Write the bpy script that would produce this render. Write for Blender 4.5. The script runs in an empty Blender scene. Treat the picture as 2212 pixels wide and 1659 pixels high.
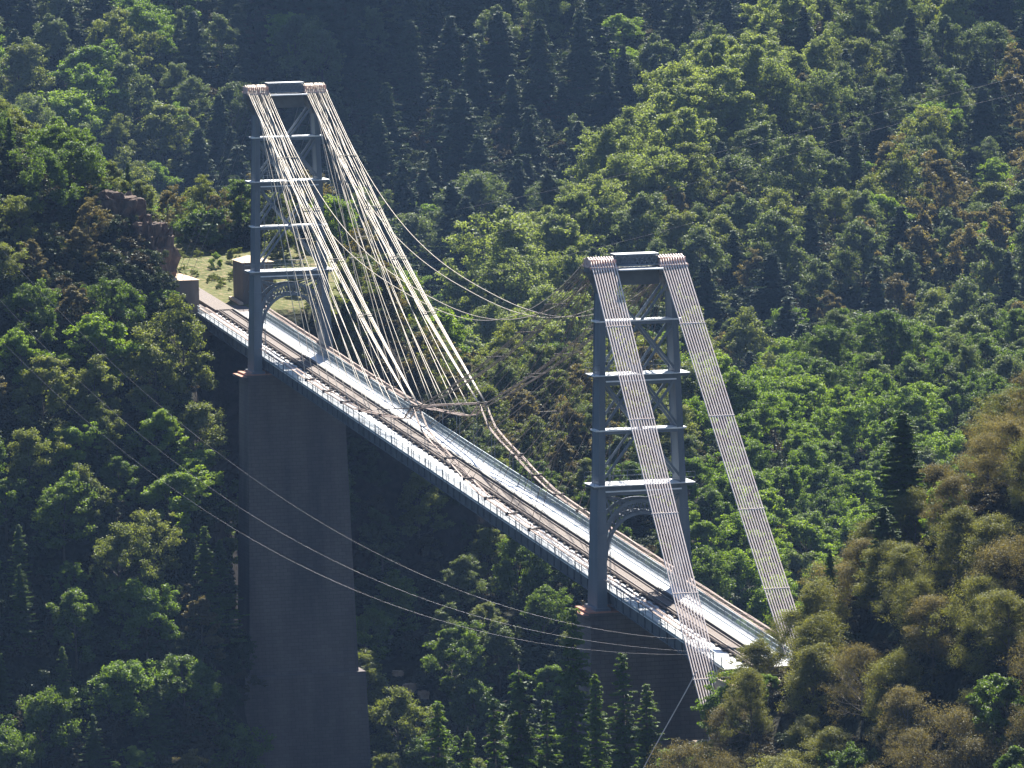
import bpy, math, random
import numpy as np
from mathutils import Vector, Matrix

R0 = random.Random(7)
NR = np.random.default_rng(11)
scene = bpy.context.scene
COL = scene.collection

# ------------------------------------------------------------------ helpers
def link(o):
    COL.objects.link(o)
    return o

def tag(o, label=None, cat=None, group=None, kind=None):
    if label: o['label'] = label
    if cat: o['category'] = cat
    if group: o['group'] = group
    if kind: o['kind'] = kind
    return o

def empty(name, loc=(0, 0, 0), rz=0.0):
    o = bpy.data.objects.new(name, None)
    o.empty_display_size = 0.5
    o.location = loc
    o.rotation_euler = (0, 0, rz)
    return link(o)

class MB:
    """collects vertices / faces and links them as one mesh object"""
    def __init__(self):
        self.v = []; self.f = []
    def box8(self, p):
        n = len(self.v)
        self.v += [tuple(q) for q in p]
        for a in ((0, 3, 2, 1), (4, 5, 6, 7), (0, 1, 5, 4), (1, 2, 6, 5), (2, 3, 7, 6), (3, 0, 4, 7)):
            self.f.append(tuple(n + i for i in a))
    def box(self, x0, x1, y0, y1, z0, z1, g=0.0):
        # g: grade, z rises by g per metre of y
        a, b = g * y0, g * y1
        self.box8([(x0, y0, z0 + a), (x1, y0, z0 + a), (x1, y1, z0 + b), (x0, y1, z0 + b),
                   (x0, y0, z1 + a), (x1, y0, z1 + a), (x1, y1, z1 + b), (x0, y1, z1 + b)])
    def bar(self, a, b, w, h, up=(0, 0, 1)):
        a = Vector(a); b = Vector(b); d = (b - a).normalized()
        s = d.cross(Vector(up))
        if s.length < 1e-4: s = d.cross(Vector((0, 1, 0)))
        s.normalize(); t = s.cross(d).normalized()
        s *= w / 2; t *= h / 2
        self.box8([a - s - t, a + s - t, b + s - t, b - s - t, a - s + t, a + s + t, b + s + t, b - s + t])
    def tube(self, pts, r, n=6, caps=True):
        pts = [Vector(p) for p in pts]
        rr = r if isinstance(r, (list, tuple)) else [r] * len(pts)
        base = len(self.v)
        prev = None
        for i, p in enumerate(pts):
            d = (pts[min(i + 1, len(pts) - 1)] - pts[max(i - 1, 0)])
            d.normalize()
            if prev is None:
                s = d.cross(Vector((0.13, 0.21, 1)))
                if s.length < 1e-3: s = d.cross(Vector((1, 0, 0)))
            else:
                s = prev - d * prev.dot(d)
            s.normalize(); prev = s
            t = d.cross(s)
            for k in range(n):
                a = 2 * math.pi * k / n
                self.v.append(tuple(p + (s * math.cos(a) + t * math.sin(a)) * rr[i]))
        for i in range(len(pts) - 1):
            for k in range(n):
                a = base + i * n + k; b = base + i * n + (k + 1) % n
                self.f.append((a, b, b + n, a + n))
        if caps:
            self.f.append(tuple(base + k for k in range(n))[::-1])
            self.f.append(tuple(base + (len(pts) - 1) * n + k for k in range(n)))
    def build(self, name, mat, parent=None, smooth=False):
        me = bpy.data.meshes.new(name)
        me.from_pydata(self.v, [], self.f)
        if smooth:
            me.polygons.foreach_set('use_smooth', [True] * len(me.polygons))
        me.materials.append(mat)
        me.update()
        o = bpy.data.objects.new(name, me)
        link(o)
        if parent: o.parent = parent
        return o

def np_mesh(name, V, F, mat, smooth=False):
    """V (n,3) F (m,k) arrays"""
    me = bpy.data.meshes.new(name)
    V = np.ascontiguousarray(V, dtype=np.float32); F = np.ascontiguousarray(F, dtype=np.int32)
    k = F.shape[1]
    me.vertices.add(len(V)); me.vertices.foreach_set('co', V.ravel())
    me.loops.add(F.size); me.loops.foreach_set('vertex_index', F.ravel())
    me.polygons.add(len(F))
    me.polygons.foreach_set('loop_start', np.arange(0, F.size, k, dtype=np.int32))
    me.polygons.foreach_set('loop_total', np.full(len(F), k, dtype=np.int32))
    if smooth: me.polygons.foreach_set('use_smooth', np.ones(len(F), dtype=bool))
    me.materials.append(mat)
    me.update(calc_edges=True)
    return me

# ------------------------------------------------------------------ materials
def new_mat(name):
    m = bpy.data.materials.new(name); m.use_nodes = True
    nt = m.node_tree
    for n in list(nt.nodes): nt.nodes.remove(n)
    out = nt.nodes.new('ShaderNodeOutputMaterial')
    return m, nt, out

def N(nt, t, **kw):
    n = nt.nodes.new(t)
    for k, v in kw.items():
        if k in n.inputs.keys(): n.inputs[k].default_value = v
        else: setattr(n, k, v)
    return n

def ramp(nt, fac, stops):
    r = nt.nodes.new('ShaderNodeValToRGB')
    el = r.color_ramp.elements
    while len(el) > 1: el.remove(el[-1])
    el[0].position = stops[0][0]; el[0].color = (*stops[0][1], 1)
    for p, c in stops[1:]:
        e = el.new(p); e.color = (*c, 1)
    nt.links.new(fac, r.inputs[0])
    return r

def surf(name, c0, c1, scale=1.0, rough=0.6, metal=0.0, bump=0.0, bscale=None, stretch=(1, 1, 1), detail=6, spec=0.5):
    m, nt, out = new_mat(name)
    tc = N(nt, 'ShaderNodeTexCoord'); mp = N(nt, 'ShaderNodeMapping')
    mp.inputs['Scale'].default_value = stretch
    nt.links.new(tc.outputs['Object'], mp.inputs[0])
    no = N(nt, 'ShaderNodeTexNoise'); no.inputs['Scale'].default_value = scale; no.inputs['Detail'].default_value = detail
    nt.links.new(mp.outputs[0], no.inputs[0])
    r = ramp(nt, no.outputs[0], [(0.3, c0), (0.7, c1)])
    b = N(nt, 'ShaderNodeBsdfPrincipled')
    b.inputs['Roughness'].default_value = rough; b.inputs['Metallic'].default_value = metal
    b.inputs['Specular IOR Level'].default_value = spec
    nt.links.new(r.outputs[0], b.inputs['Base Color'])
    if bump:
        n2 = N(nt, 'ShaderNodeTexNoise'); n2.inputs['Scale'].default_value = bscale or scale * 4; n2.inputs['Detail'].default_value = 4
        nt.links.new(mp.outputs[0], n2.inputs[0])
        bp = N(nt, 'ShaderNodeBump'); bp.inputs['Strength'].default_value = bump; bp.inputs['Distance'].default_value = 0.1
        nt.links.new(n2.outputs[0], bp.inputs['Height']); nt.links.new(bp.outputs[0], b.inputs['Normal'])
    nt.links.new(b.outputs[0], out.inputs[0])
    return m

def masonry(name, c0, c1, cm):
    m, nt, out = new_mat(name)
    tc = N(nt, 'ShaderNodeTexCoord')
    sx = N(nt, 'ShaderNodeSeparateXYZ'); nt.links.new(tc.outputs['Object'], sx.inputs[0])
    ad = N(nt, 'ShaderNodeMath'); ad.operation = 'ADD'
    nt.links.new(sx.outputs[0], ad.inputs[0]); nt.links.new(sx.outputs[1], ad.inputs[1])
    cb = N(nt, 'ShaderNodeCombineXYZ'); nt.links.new(ad.outputs[0], cb.inputs[0]); nt.links.new(sx.outputs[2], cb.inputs[1])
    br = N(nt, 'ShaderNodeTexBrick'); nt.links.new(cb.outputs[0], br.inputs[0])
    br.inputs['Color1'].default_value = (*c0, 1); br.inputs['Color2'].default_value = (*c1, 1); br.inputs['Mortar'].default_value = (*cm, 1)
    br.inputs['Scale'].default_value = 1.0; br.inputs['Mortar Size'].default_value = 0.02
    br.inputs['Brick Width'].default_value = 0.9; br.inputs['Row Height'].default_value = 0.42
    no = N(nt, 'ShaderNodeTexNoise'); no.inputs['Scale'].default_value = 0.25; no.inputs['Detail'].default_value = 7
    mp = N(nt, 'ShaderNodeMapping'); mp.inputs['Scale'].default_value = (1, 1, 0.18)
    nt.links.new(tc.outputs['Object'], mp.inputs[0]); nt.links.new(mp.outputs[0], no.inputs[0])
    r = ramp(nt, no.outputs[0], [(0.3, (0.5, 0.5, 0.55)), (0.7, (1.25, 1.2, 1.15))])
    mx = N(nt, 'ShaderNodeMix'); mx.data_type = 'RGBA'; mx.blend_type = 'MULTIPLY'; mx.inputs[0].default_value = 1.0
    nt.links.new(br.outputs[0], mx.inputs[6]); nt.links.new(r.outputs[0], mx.inputs[7])
    b = N(nt, 'ShaderNodeBsdfPrincipled'); b.inputs['Roughness'].default_value = 0.9
    nt.links.new(mx.outputs[2], b.inputs['Base Color'])
    bp = N(nt, 'ShaderNodeBump'); bp.inputs['Strength'].default_value = 0.6; bp.inputs['Distance'].default_value = 0.05; bp.invert = True
    nt.links.new(br.outputs['Fac'], bp.inputs['Height']); nt.links.new(bp.outputs[0], b.inputs['Normal'])
    nt.links.new(b.outputs[0], out.inputs[0])
    return m

def foliage(name, cols, trans=0.45, tcol=None, gloss=0.025):
    """leaf material: colour varies from leaf to leaf and from tree to tree"""
    m, nt, out = new_mat(name)
    ge = N(nt, 'ShaderNodeNewGeometry'); oi = N(nt, 'ShaderNodeObjectInfo')
    mx = N(nt, 'ShaderNodeMath'); mx.operation = 'MULTIPLY_ADD'; mx.inputs[1].default_value = 0.55
    m2 = N(nt, 'ShaderNodeMath'); m2.operation = 'MULTIPLY'; m2.inputs[1].default_value = 0.45
    nt.links.new(oi.outputs['Random'], m2.inputs[0])
    nt.links.new(ge.outputs['Random Per Island'], mx.inputs[0]); nt.links.new(m2.outputs[0], mx.inputs[2])
    r = ramp(nt, mx.outputs[0], [(0.0, cols[0]), (0.5, cols[1]), (1.0, cols[2])])
    d = N(nt, 'ShaderNodeBsdfDiffuse'); t = N(nt, 'ShaderNodeBsdfTranslucent'); g = N(nt, 'ShaderNodeBsdfGlossy')
    g.inputs['Roughness'].default_value = 0.5
    g.inputs['Color'].default_value = (0.8, 0.85, 0.8, 1)
    nt.links.new(r.outputs[0], d.inputs[0])
    tm = N(nt, 'ShaderNodeMix'); tm.data_type = 'RGBA'; tm.blend_type = 'MULTIPLY'; tm.inputs[0].default_value = 1.0
    nt.links.new(r.outputs[0], tm.inputs[6]); tm.inputs[7].default_value = (*(tcol or (2.3, 2.2, 0.6)), 1)
    nt.links.new(tm.outputs[2], t.inputs[0])
    s1 = N(nt, 'ShaderNodeMixShader'); s1.inputs[0].default_value = trans
    nt.links.new(d.outputs[0], s1.inputs[1]); nt.links.new(t.outputs[0], s1.inputs[2])
    s2 = N(nt, 'ShaderNodeMixShader'); s2.inputs[0].default_value = gloss
    nt.links.new(s1.outputs[0], s2.inputs[1]); nt.links.new(g.outputs[0], s2.inputs[2])
    nt.links.new(s2.outputs[0], out.inputs[0])
    return m

M = {}
M['steel'] = surf('blue_grey_steel_paint', (0.085, 0.11, 0.14), (0.12, 0.15, 0.185), 1.2, 0.5, 0.0, 0.1, 6, (1, 1, 0.2))
M['steel_dark'] = surf('dark_steel_paint_shaded_cable', (0.05, 0.06, 0.075), (0.08, 0.095, 0.11), 1.0, 0.55)
M['steel_light'] = surf('sunlit_steel_top', (0.6, 0.63, 0.66), (0.78, 0.8, 0.82), 2.0, 0.4)  # pale colour puts sunlight on upward faces of the tower steel
M['plate'] = surf('pale_walkway_plate', (0.7, 0.72, 0.74), (0.86, 0.87, 0.88), 0.8, 0.3, 0.0, 0.15, 5, (1, 0.3, 1))
M['rail_paint'] = surf('railing_paint', (0.2, 0.26, 0.3), (0.3, 0.37, 0.41), 1.0, 0.5)
M['timber'] = surf('weathered_timber', (0.06, 0.042, 0.034), (0.13, 0.095, 0.078), 3.0, 0.8, 0, 0.4, 12, (3, 1, 1))
M['timber_dark'] = surf('dark_timber', (0.035, 0.026, 0.022), (0.075, 0.055, 0.045), 3.0, 0.8, 0, 0.4, 12, (3, 1, 1))
M['railsteel'] = surf('rail_steel', (0.09, 0.075, 0.065), (0.16, 0.14, 0.13), 4.0, 0.35, 0.8)
M['cable'] = surf('galvanised_cable', (0.74, 0.61, 0.56), (0.88, 0.77, 0.72), 1.5, 0.45, 0.0, 0, None, (1, 1, 1))
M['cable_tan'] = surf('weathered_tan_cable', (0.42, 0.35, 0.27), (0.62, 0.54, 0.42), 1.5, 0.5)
M['cable_dark'] = surf('shaded_cable', (0.07, 0.055, 0.045), (0.14, 0.11, 0.09), 1.5, 0.6)  # dark tone stands for the shaded side of the near tower stays
M['cable_rust'] = surf('rusty_cable', (0.16, 0.1, 0.08), (0.42, 0.32, 0.27), 2.5, 0.6)
M['saddle'] = surf('pinkish_saddle_paint', (0.28, 0.17, 0.15), (0.62, 0.46, 0.42), 3.0, 0.6)
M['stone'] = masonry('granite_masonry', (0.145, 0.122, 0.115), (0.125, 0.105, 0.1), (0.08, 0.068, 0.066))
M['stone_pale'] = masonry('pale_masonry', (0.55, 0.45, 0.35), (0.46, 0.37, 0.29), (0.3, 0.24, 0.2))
M['stone_cap'] = surf('sunlit_cap_orange', (0.3, 0.13, 0.085), (0.4, 0.19, 0.12), 2.0, 0.85, 0, 0.2)  # orange colour stands for sunlight on the pier tops
M['concrete'] = surf('concrete_render', (0.085, 0.07, 0.062), (0.13, 0.108, 0.095), 0.8, 0.9, 0, 0.3, 3, (1, 1, 0.3))
M['top_tan'] = surf('sunlit_tan_top', (0.45, 0.33, 0.24), (0.58, 0.44, 0.32), 1.2, 0.95, 0, 0.3)
M['white'] = surf('white_sign_paint', (0.72, 0.7, 0.66), (0.82, 0.8, 0.76), 2.0, 0.6)
M['black'] = surf('black_paint', (0.02, 0.02, 0.022), (0.035, 0.035, 0.035), 2.0, 0.6)
M['wire'] = surf('aluminium_wire', (0.24, 0.22, 0.23), (0.36, 0.33, 0.34), 2.0, 0.5)
M['bark'] = surf('tree_bark', (0.05, 0.038, 0.03), (0.11, 0.085, 0.065), 4.0, 0.9, 0, 0.5, 20, (1, 1, 0.2))
M['bark_pale'] = surf('pale_bark', (0.14, 0.12, 0.1), (0.24, 0.21, 0.18), 4.0, 0.9, 0, 0.5, 20, (1, 1, 0.2))
M['rock'] = surf('reddish_rock', (0.04, 0.024, 0.018), (0.15, 0.09, 0.06), 0.9, 0.9, 0, 1.0, 1.5)
M['rock_pale'] = surf('pale_rock', (0.3, 0.22, 0.17), (0.5, 0.4, 0.32), 1.0, 0.9, 0, 0.9, 3)

# leaves
M['leaf_green'] = foliage('leaf_mid_green', [(0.03, 0.055, 0.014), (0.06, 0.1, 0.022), (0.1, 0.15, 0.03)], 0.5)
M['leaf_bright'] = foliage('leaf_bright_green', [(0.05, 0.092, 0.016), (0.095, 0.155, 0.024), (0.15, 0.21, 0.035)], 0.5)
M['leaf_olive'] = foliage('leaf_olive', [(0.06, 0.075, 0.022), (0.1, 0.12, 0.032), (0.145, 0.16, 0.045)], 0.48, (2.1, 2.1, 0.8))
M['leaf_spur'] = foliage('leaf_olive_sunlit', [(0.07, 0.092, 0.03), (0.12, 0.15, 0.045), (0.18, 0.21, 0.065)], 0.5, (2.1, 2.1, 0.95))  # olive leaf brightened, the spur's sunlight put into its colour
M['leaf_tan'] = foliage('leaf_olive_tan', [(0.052, 0.058, 0.018), (0.092, 0.098, 0.028), (0.14, 0.142, 0.04)], 0.5, (2.1, 2.0, 0.7))
M['leaf_brown'] = foliage('leaf_brown', [(0.055, 0.045, 0.02), (0.098, 0.083, 0.034), (0.15, 0.128, 0.05)], 0.48, (2.0, 1.9, 0.85))
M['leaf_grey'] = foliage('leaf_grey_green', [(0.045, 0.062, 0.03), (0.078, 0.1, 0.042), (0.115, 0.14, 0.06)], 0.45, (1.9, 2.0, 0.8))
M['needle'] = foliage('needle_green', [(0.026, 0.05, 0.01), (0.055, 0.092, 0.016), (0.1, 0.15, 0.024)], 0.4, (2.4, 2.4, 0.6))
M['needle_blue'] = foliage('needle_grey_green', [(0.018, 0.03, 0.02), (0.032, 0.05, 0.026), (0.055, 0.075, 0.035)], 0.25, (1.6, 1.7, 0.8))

# ------------------------------------------------------------------ camera (world = bridge frame: x across, y along the line, z up)
F_PX, CW = 14835.7, 2212.0
CAM = Vector((-172.242, -634.528, 84.784))
YAW, PITCH, ROLL = 0.246787, -0.0955496, 0.02
fw = Vector((math.sin(YAW) * math.cos(PITCH), math.cos(YAW) * math.cos(PITCH), math.sin(PITCH)))
rt = Vector((math.cos(YAW), -math.sin(YAW), 0)); up = rt.cross(fw)
cr, sr = math.cos(ROLL), math.sin(ROLL)
r2 = rt * cr - up * sr; u2 = rt * sr + up * cr
cd = bpy.data.cameras.new('camera'); cam = bpy.data.objects.new('camera', cd); link(cam)
cam.matrix_world = Matrix(((r2.x, u2.x, -fw.x, CAM.x), (r2.y, u2.y, -fw.y, CAM.y), (r2.z, u2.z, -fw.z, CAM.z), (0, 0, 0, 1)))
cd.sensor_width = 36; cd.lens = F_PX / CW * 36
cd.clip_start = 1; cd.clip_end = 12000
scene.camera = cam

CY, SY = math.cos(YAW), math.sin(YAW)
def uw(x, y):
    dx, dy = x - CAM.x, y - CAM.y
    return dx * CY - dy * SY, dx * SY + dy * CY
def xy(u, w):
    return CAM.x + u * CY + w * SY, CAM.y - u * SY + w * CY
def view(x, y, z):
    """where a world point lies in the view (2212 x 1659 units) - used to thin out trees nobody can see"""
    v = Vector((x, y, z)) - CAM
    zz = v.dot(fw)
    return 1106 + F_PX * v.dot(r2) / zz, 829.5 - F_PX * v.dot(u2) / zz

# ------------------------------------------------------------------ terrain
def ss(a, b, x):
    t = np.clip((x - a) / (b - a), 0, 1); return t * t * (3 - 2 * t)

_ph = NR.uniform(0, 6.28, 24); _an = NR.uniform(0, 6.28, 24)
def wob(u, w, L):
    z = 0
    for i in range(8):
        k = 6.28 / (L * (0.55 + 0.13 * i))
        z = z + np.sin(k * (u * math.cos(_an[i]) + w * math.sin(_an[i])) + _ph[i]) * (0.8 ** i)
    return z / 3.0

def terrain(u, w):
    u = np.asarray(u, float); w = np.asarray(w, float)
    # far bank: centre profile and lower right-hand profile
    zc = np.interp(w, [690, 760, 800, 830, 860, 900, 940, 1000, 1100], [-74, -64, -44, -24, -12, -4, -12, -30, -40])
    zr_ = np.interp(w, [690, 760, 800, 850, 900, 960, 1000, 1040, 1100], [-74, -66, -48, -34, -23, -13, -10, -16, -30])
    k = ss(18, 42, u - 0.05 * (w - 850))
    zf = zc * (1 - k) + zr_ * k
    # sunlit spur and, behind it, the big far slope
    us = np.interp(w, [1050, 1150, 1230, 1400, 1600], [-24, -4, 16, 64, 125])
    zs = np.interp(w, [1000, 1060, 1150, 1230, 1400, 1600, 2000], [-48, -34, -19.7, -6, 21, 75, 190])
    zs = zs - 34 * ss(0, 30, us - u) * ss(1040, 1120, w) - 9 * ss(10, 70, u - us)
    zb = np.interp(w, [1250, 1330, 1480, 1600, 1800, 2400, 4000], [-60, -38, 22, 62, 160, 420, 520])
    zb = zb + 10 * ss(-50, -100, u)
    zf = np.maximum(zf, np.maximum(zs, zb))
    # left wooded mass
    ue = np.interp(w, [740, 770, 790, 810, 825, 842, 870], [-36, -36, -36.5, -37, -38, -43, -44])
    zl = np.minimum(16 + 0.74 * (w - 838), 21 + 0.05 * (w - 845)) + np.minimum((ue - u) * 0.5, 45) * ss(700, 830, w)
    zl = zl - 4.0 * np.maximum(0, u - ue) - 0.5 * np.maximum(0, w - 868)
    # ledge behind the far abutment
    zp = 13.3 + 0.065 * (w - 846)
    zp = zp - 1.7 * np.maximum(0, u + 19 + 0.1 * (w - 860)) - 2.6 * np.maximum(0, 845 - w) - 0.35 * np.maximum(0, w - 908) - 0.6 * np.maximum(0, -47 - u)
    # near bank
    zr = np.interp(u, [-400, -60, 0, 10, 20, 30, 45, 80, 300, 900], [-75, -70, -30, -19, -6, 4, 19, 42, 110, 160])
    zn = zr - 0.45 * np.maximum(0, 600 - w) - 0.95 * np.maximum(0, w - 613)
    zn = np.maximum(zn, np.interp(w, [-600, -20, 30, 90, 200, 420], [90, 82, 66, 30, -30, -74]))
    z = np.maximum(np.maximum(zf, zl), np.maximum(zp, zn))
    z = z + (248 + 95 * np.sin(u * 0.42 + 0.6) * np.sin(u * 0.19 + 2) + 60 * np.sin(u * 1.1)) * np.exp(-((u - 24) / 36) ** 2) * ss(1590, 1800, w) * (1 - ss(2000, 2600, w)) + (250 + 80 * np.sin(u * 0.5) + 40 * np.sin(u * 0.9)) * np.exp(-((u - 160) / 30) ** 2) * ss(1560, 1740, w) * (1 - ss(1900, 2500, w))  # two tall crags above the view, added to throw shade on the far slopes
    z = np.maximum(z, -74)
    flat = ss(6, 12, np.hypot((u + 36) * 0.8, w - 852) - 6)
    return z + flat * (0.9 * wob(u, w, 34) + 0.4 * wob(w, u, 11)) * ss(0.2, 6, z + 74)

def ground(x, y):
    u, w = uw(x, y); return float(terrain(u, w))

def ray_ground(s, t):
    """point of the terrain seen at view position (s, t)"""
    a = (s - 1106) / F_PX; b = (829.5 - t) / F_PX
    d = fw + r2 * a + u2 * b
    ts = np.arange(480, 2400, 0.5)
    px = CAM.x + d.x * ts; py = CAM.y + d.y * ts; pz = CAM.z + d.z * ts
    dx, dy = px - CAM.x, py - CAM.y
    g = terrain(dx * CY - dy * SY, dx * SY + dy * CY)
    k = np.argmax(pz < g)
    return float(px[k]), float(py[k]), float(g[k])

def axis_vals(lo, hi, fine_lo, fine_hi, step, grow=1.22):
    a = list(np.arange(fine_lo, fine_hi + 1e-6, step))
    s = step; x = fine_hi
    while x < hi: s *= grow; x += s; a.append(x)
    s = step; x = fine_lo
    while x > lo: s *= grow; x -= s; a.insert(0, x)
    return np.array(a)

def build_ground():
    U = axis_vals(-2500, 2500, -150, 170, 3.0); W = axis_vals(-900, 5200, 520, 1620, 3.0)
    uu, ww = np.meshgrid(U, W)
    zz = terrain(uu, ww)
    X = CAM.x + uu * CY + ww * SY; Y = CAM.y - uu * SY + ww * CY
    V = np.stack([X.ravel(), Y.ravel(), zz.ravel()], 1)
    nu, nw = len(U), len(W)
    i, j = np.meshgrid(np.arange(nu - 1), np.arange(nw - 1))
    a = (j * nu + i).ravel()
    F = np.stack([a, a + 1, a + nu + 1, a + nu], 1)
    m, nt, out = new_mat('forest_floor')
    tc = N(nt, 'ShaderNodeTexCoord'); ge = N(nt, 'ShaderNodeNewGeometry')
    n1 = N(nt, 'ShaderNodeTexNoise'); n1.inputs['Scale'].default_value = 0.12; n1.inputs['Detail'].default_value = 9
    n2 = N(nt, 'ShaderNodeTexNoise'); n2.inputs['Scale'].default_value = 1.3; n2.inputs['Detail'].default_value = 6
    nt.links.new(tc.outputs['Object'], n1.inputs[0]); nt.links.new(tc.outputs['Object'], n2.inputs[0])
    ra = ramp(nt, n1.outputs[0], [(0.35, (0.012, 0.018, 0.008)), (0.55, (0.022, 0.024, 0.012)), (0.7, (0.035, 0.03, 0.018))])
    rb = ramp(nt, n2.outputs[0], [(0.3, (0.4, 0.4, 0.4)), (0.7, (1.3, 1.3, 1.3))])
    mu = N(nt, 'ShaderNodeMix'); mu.data_type = 'RGBA'; mu.blend_type = 'MULTIPLY'; mu.inputs[0].default_value = 1
    nt.links.new(ra.outputs[0], mu.inputs[6]); nt.links.new(rb.outputs[0], mu.inputs[7])
    # grassy where the ground is nearly level (the ledge), rock where it is steep
    sx = N(nt, 'ShaderNodeSeparateXYZ'); nt.links.new(ge.outputs['Normal'], sx.inputs[0])
    lx_, ly_ = xy(-37, 876)
    vd = N(nt, 'ShaderNodeVectorMath'); vd.operation = 'DISTANCE'; vd.inputs[1].default_value = (lx_, ly_, 15)
    nt.links.new(tc.outputs['Object'], vd.inputs[0])
    vn = N(nt, 'ShaderNodeMath'); vn.operation = 'MULTIPLY_ADD'; vn.inputs[1].default_value = 14.0
    nt.links.new(n1.outputs[0], vn.inputs[0]); nt.links.new(vd.outputs['Value'], vn.inputs[2])
    lv = N(nt, 'ShaderNodeMapRange'); lv.inputs[1].default_value = 43; lv.inputs[2].default_value = 38
    nt.links.new(vn.outputs[0], lv.inputs[0])
    gr = ramp(nt, n2.outputs[0], [(0.3, (0.06, 0.075, 0.022)), (0.5, (0.11, 0.115, 0.04)), (0.66, (0.2, 0.16, 0.09))])
    mg = N(nt, 'ShaderNodeMix'); mg.data_type = 'RGBA'
    fl = N(nt, 'ShaderNodeMapRange'); fl.inputs[1].default_value = 0.86; fl.inputs[2].default_value = 0.94
    nt.links.new(sx.outputs[2], fl.inputs[0])
    fm = N(nt, 'ShaderNodeMath'); fm.operation = 'MULTIPLY'; nt.links.new(lv.outputs[0], fm.inputs[0]); nt.links.new(fl.outputs[0], fm.inputs[1])
    nt.links.new(fm.outputs[0], mg.inputs[0]); nt.links.new(mu.outputs[2], mg.inputs[6]); nt.links.new(gr.outputs[0], mg.inputs[7])
    st = N(nt, 'ShaderNodeMapRange'); st.inputs[1].default_value = 0.62; st.inputs[2].default_value = 0.5
    nt.links.new(sx.outputs[2], st.inputs[0])
    rk = ramp(nt, n2.outputs[0], [(0.3, (0.012, 0.01, 0.008)), (0.7, (0.032, 0.026, 0.021))])
    mr = N(nt, 'ShaderNodeMix'); mr.data_type = 'RGBA'
    nt.links.new(st.outputs[0], mr.inputs[0]); nt.links.new(mg.outputs[2], mr.inputs[6]); nt.links.new(rk.outputs[0], mr.inputs[7])
    b = N(nt, 'ShaderNodeBsdfPrincipled'); b.inputs['Roughness'].default_value = 0.95; b.inputs['Specular IOR Level'].default_value = 0.1
    nt.links.new(mr.outputs[2], b.inputs['Base Color'])
    bp = N(nt, 'ShaderNodeBump'); bp.inputs['Strength'].default_value = 0.8; bp.inputs['Distance'].default_value = 0.6
    nt.links.new(n2.outputs[0], bp.inputs['Height']); nt.links.new(bp.outputs[0], b.inputs['Normal'])
    nt.links.new(b.outputs[0], out.inputs[0])
    me = np_mesh('ground', V, F, m, True)
    tag(link(bpy.data.objects.new('ground', me)), 'steep wooded gorge sides and valley floor', 'ground', kind='structure')
build_ground()
# river in the bottom of the gorge
wm = surf('river_water', (0.02, 0.035, 0.035), (0.035, 0.05, 0.05), 0.3, 0.08, 0, 0.3, 0.6)
b = MB()
c = [xy(-2400, 640), xy(2400, 640), xy(2400, 740), xy(-2400, 740)]
b.v = [(x, y, -73.2) for x, y in c] ; b.f = [(0, 1, 2, 3)]
tag(b.build('river', wm), 'river at the bottom of the gorge', 'river', kind='structure')

# ------------------------------------------------------------------ bridge
G = 0.06                       # grade of the line
DZ = 1.8                       # walkway level at y = 0
HALF = 3.55
Y0, Y1 = -41.0, 193.0
TZ = {0: 0.0, 156: 9.36}
def dk(y): return DZ + G * y

def lx(z):                     # lateral position of tower leg axis
    return 4.35 - 0.91 * z / 33.7
def ld(z):                     # half depth of leg along the line
    return np.interp(z, [0, 12, 33], [1.85, 1.3, 1.0])

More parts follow.
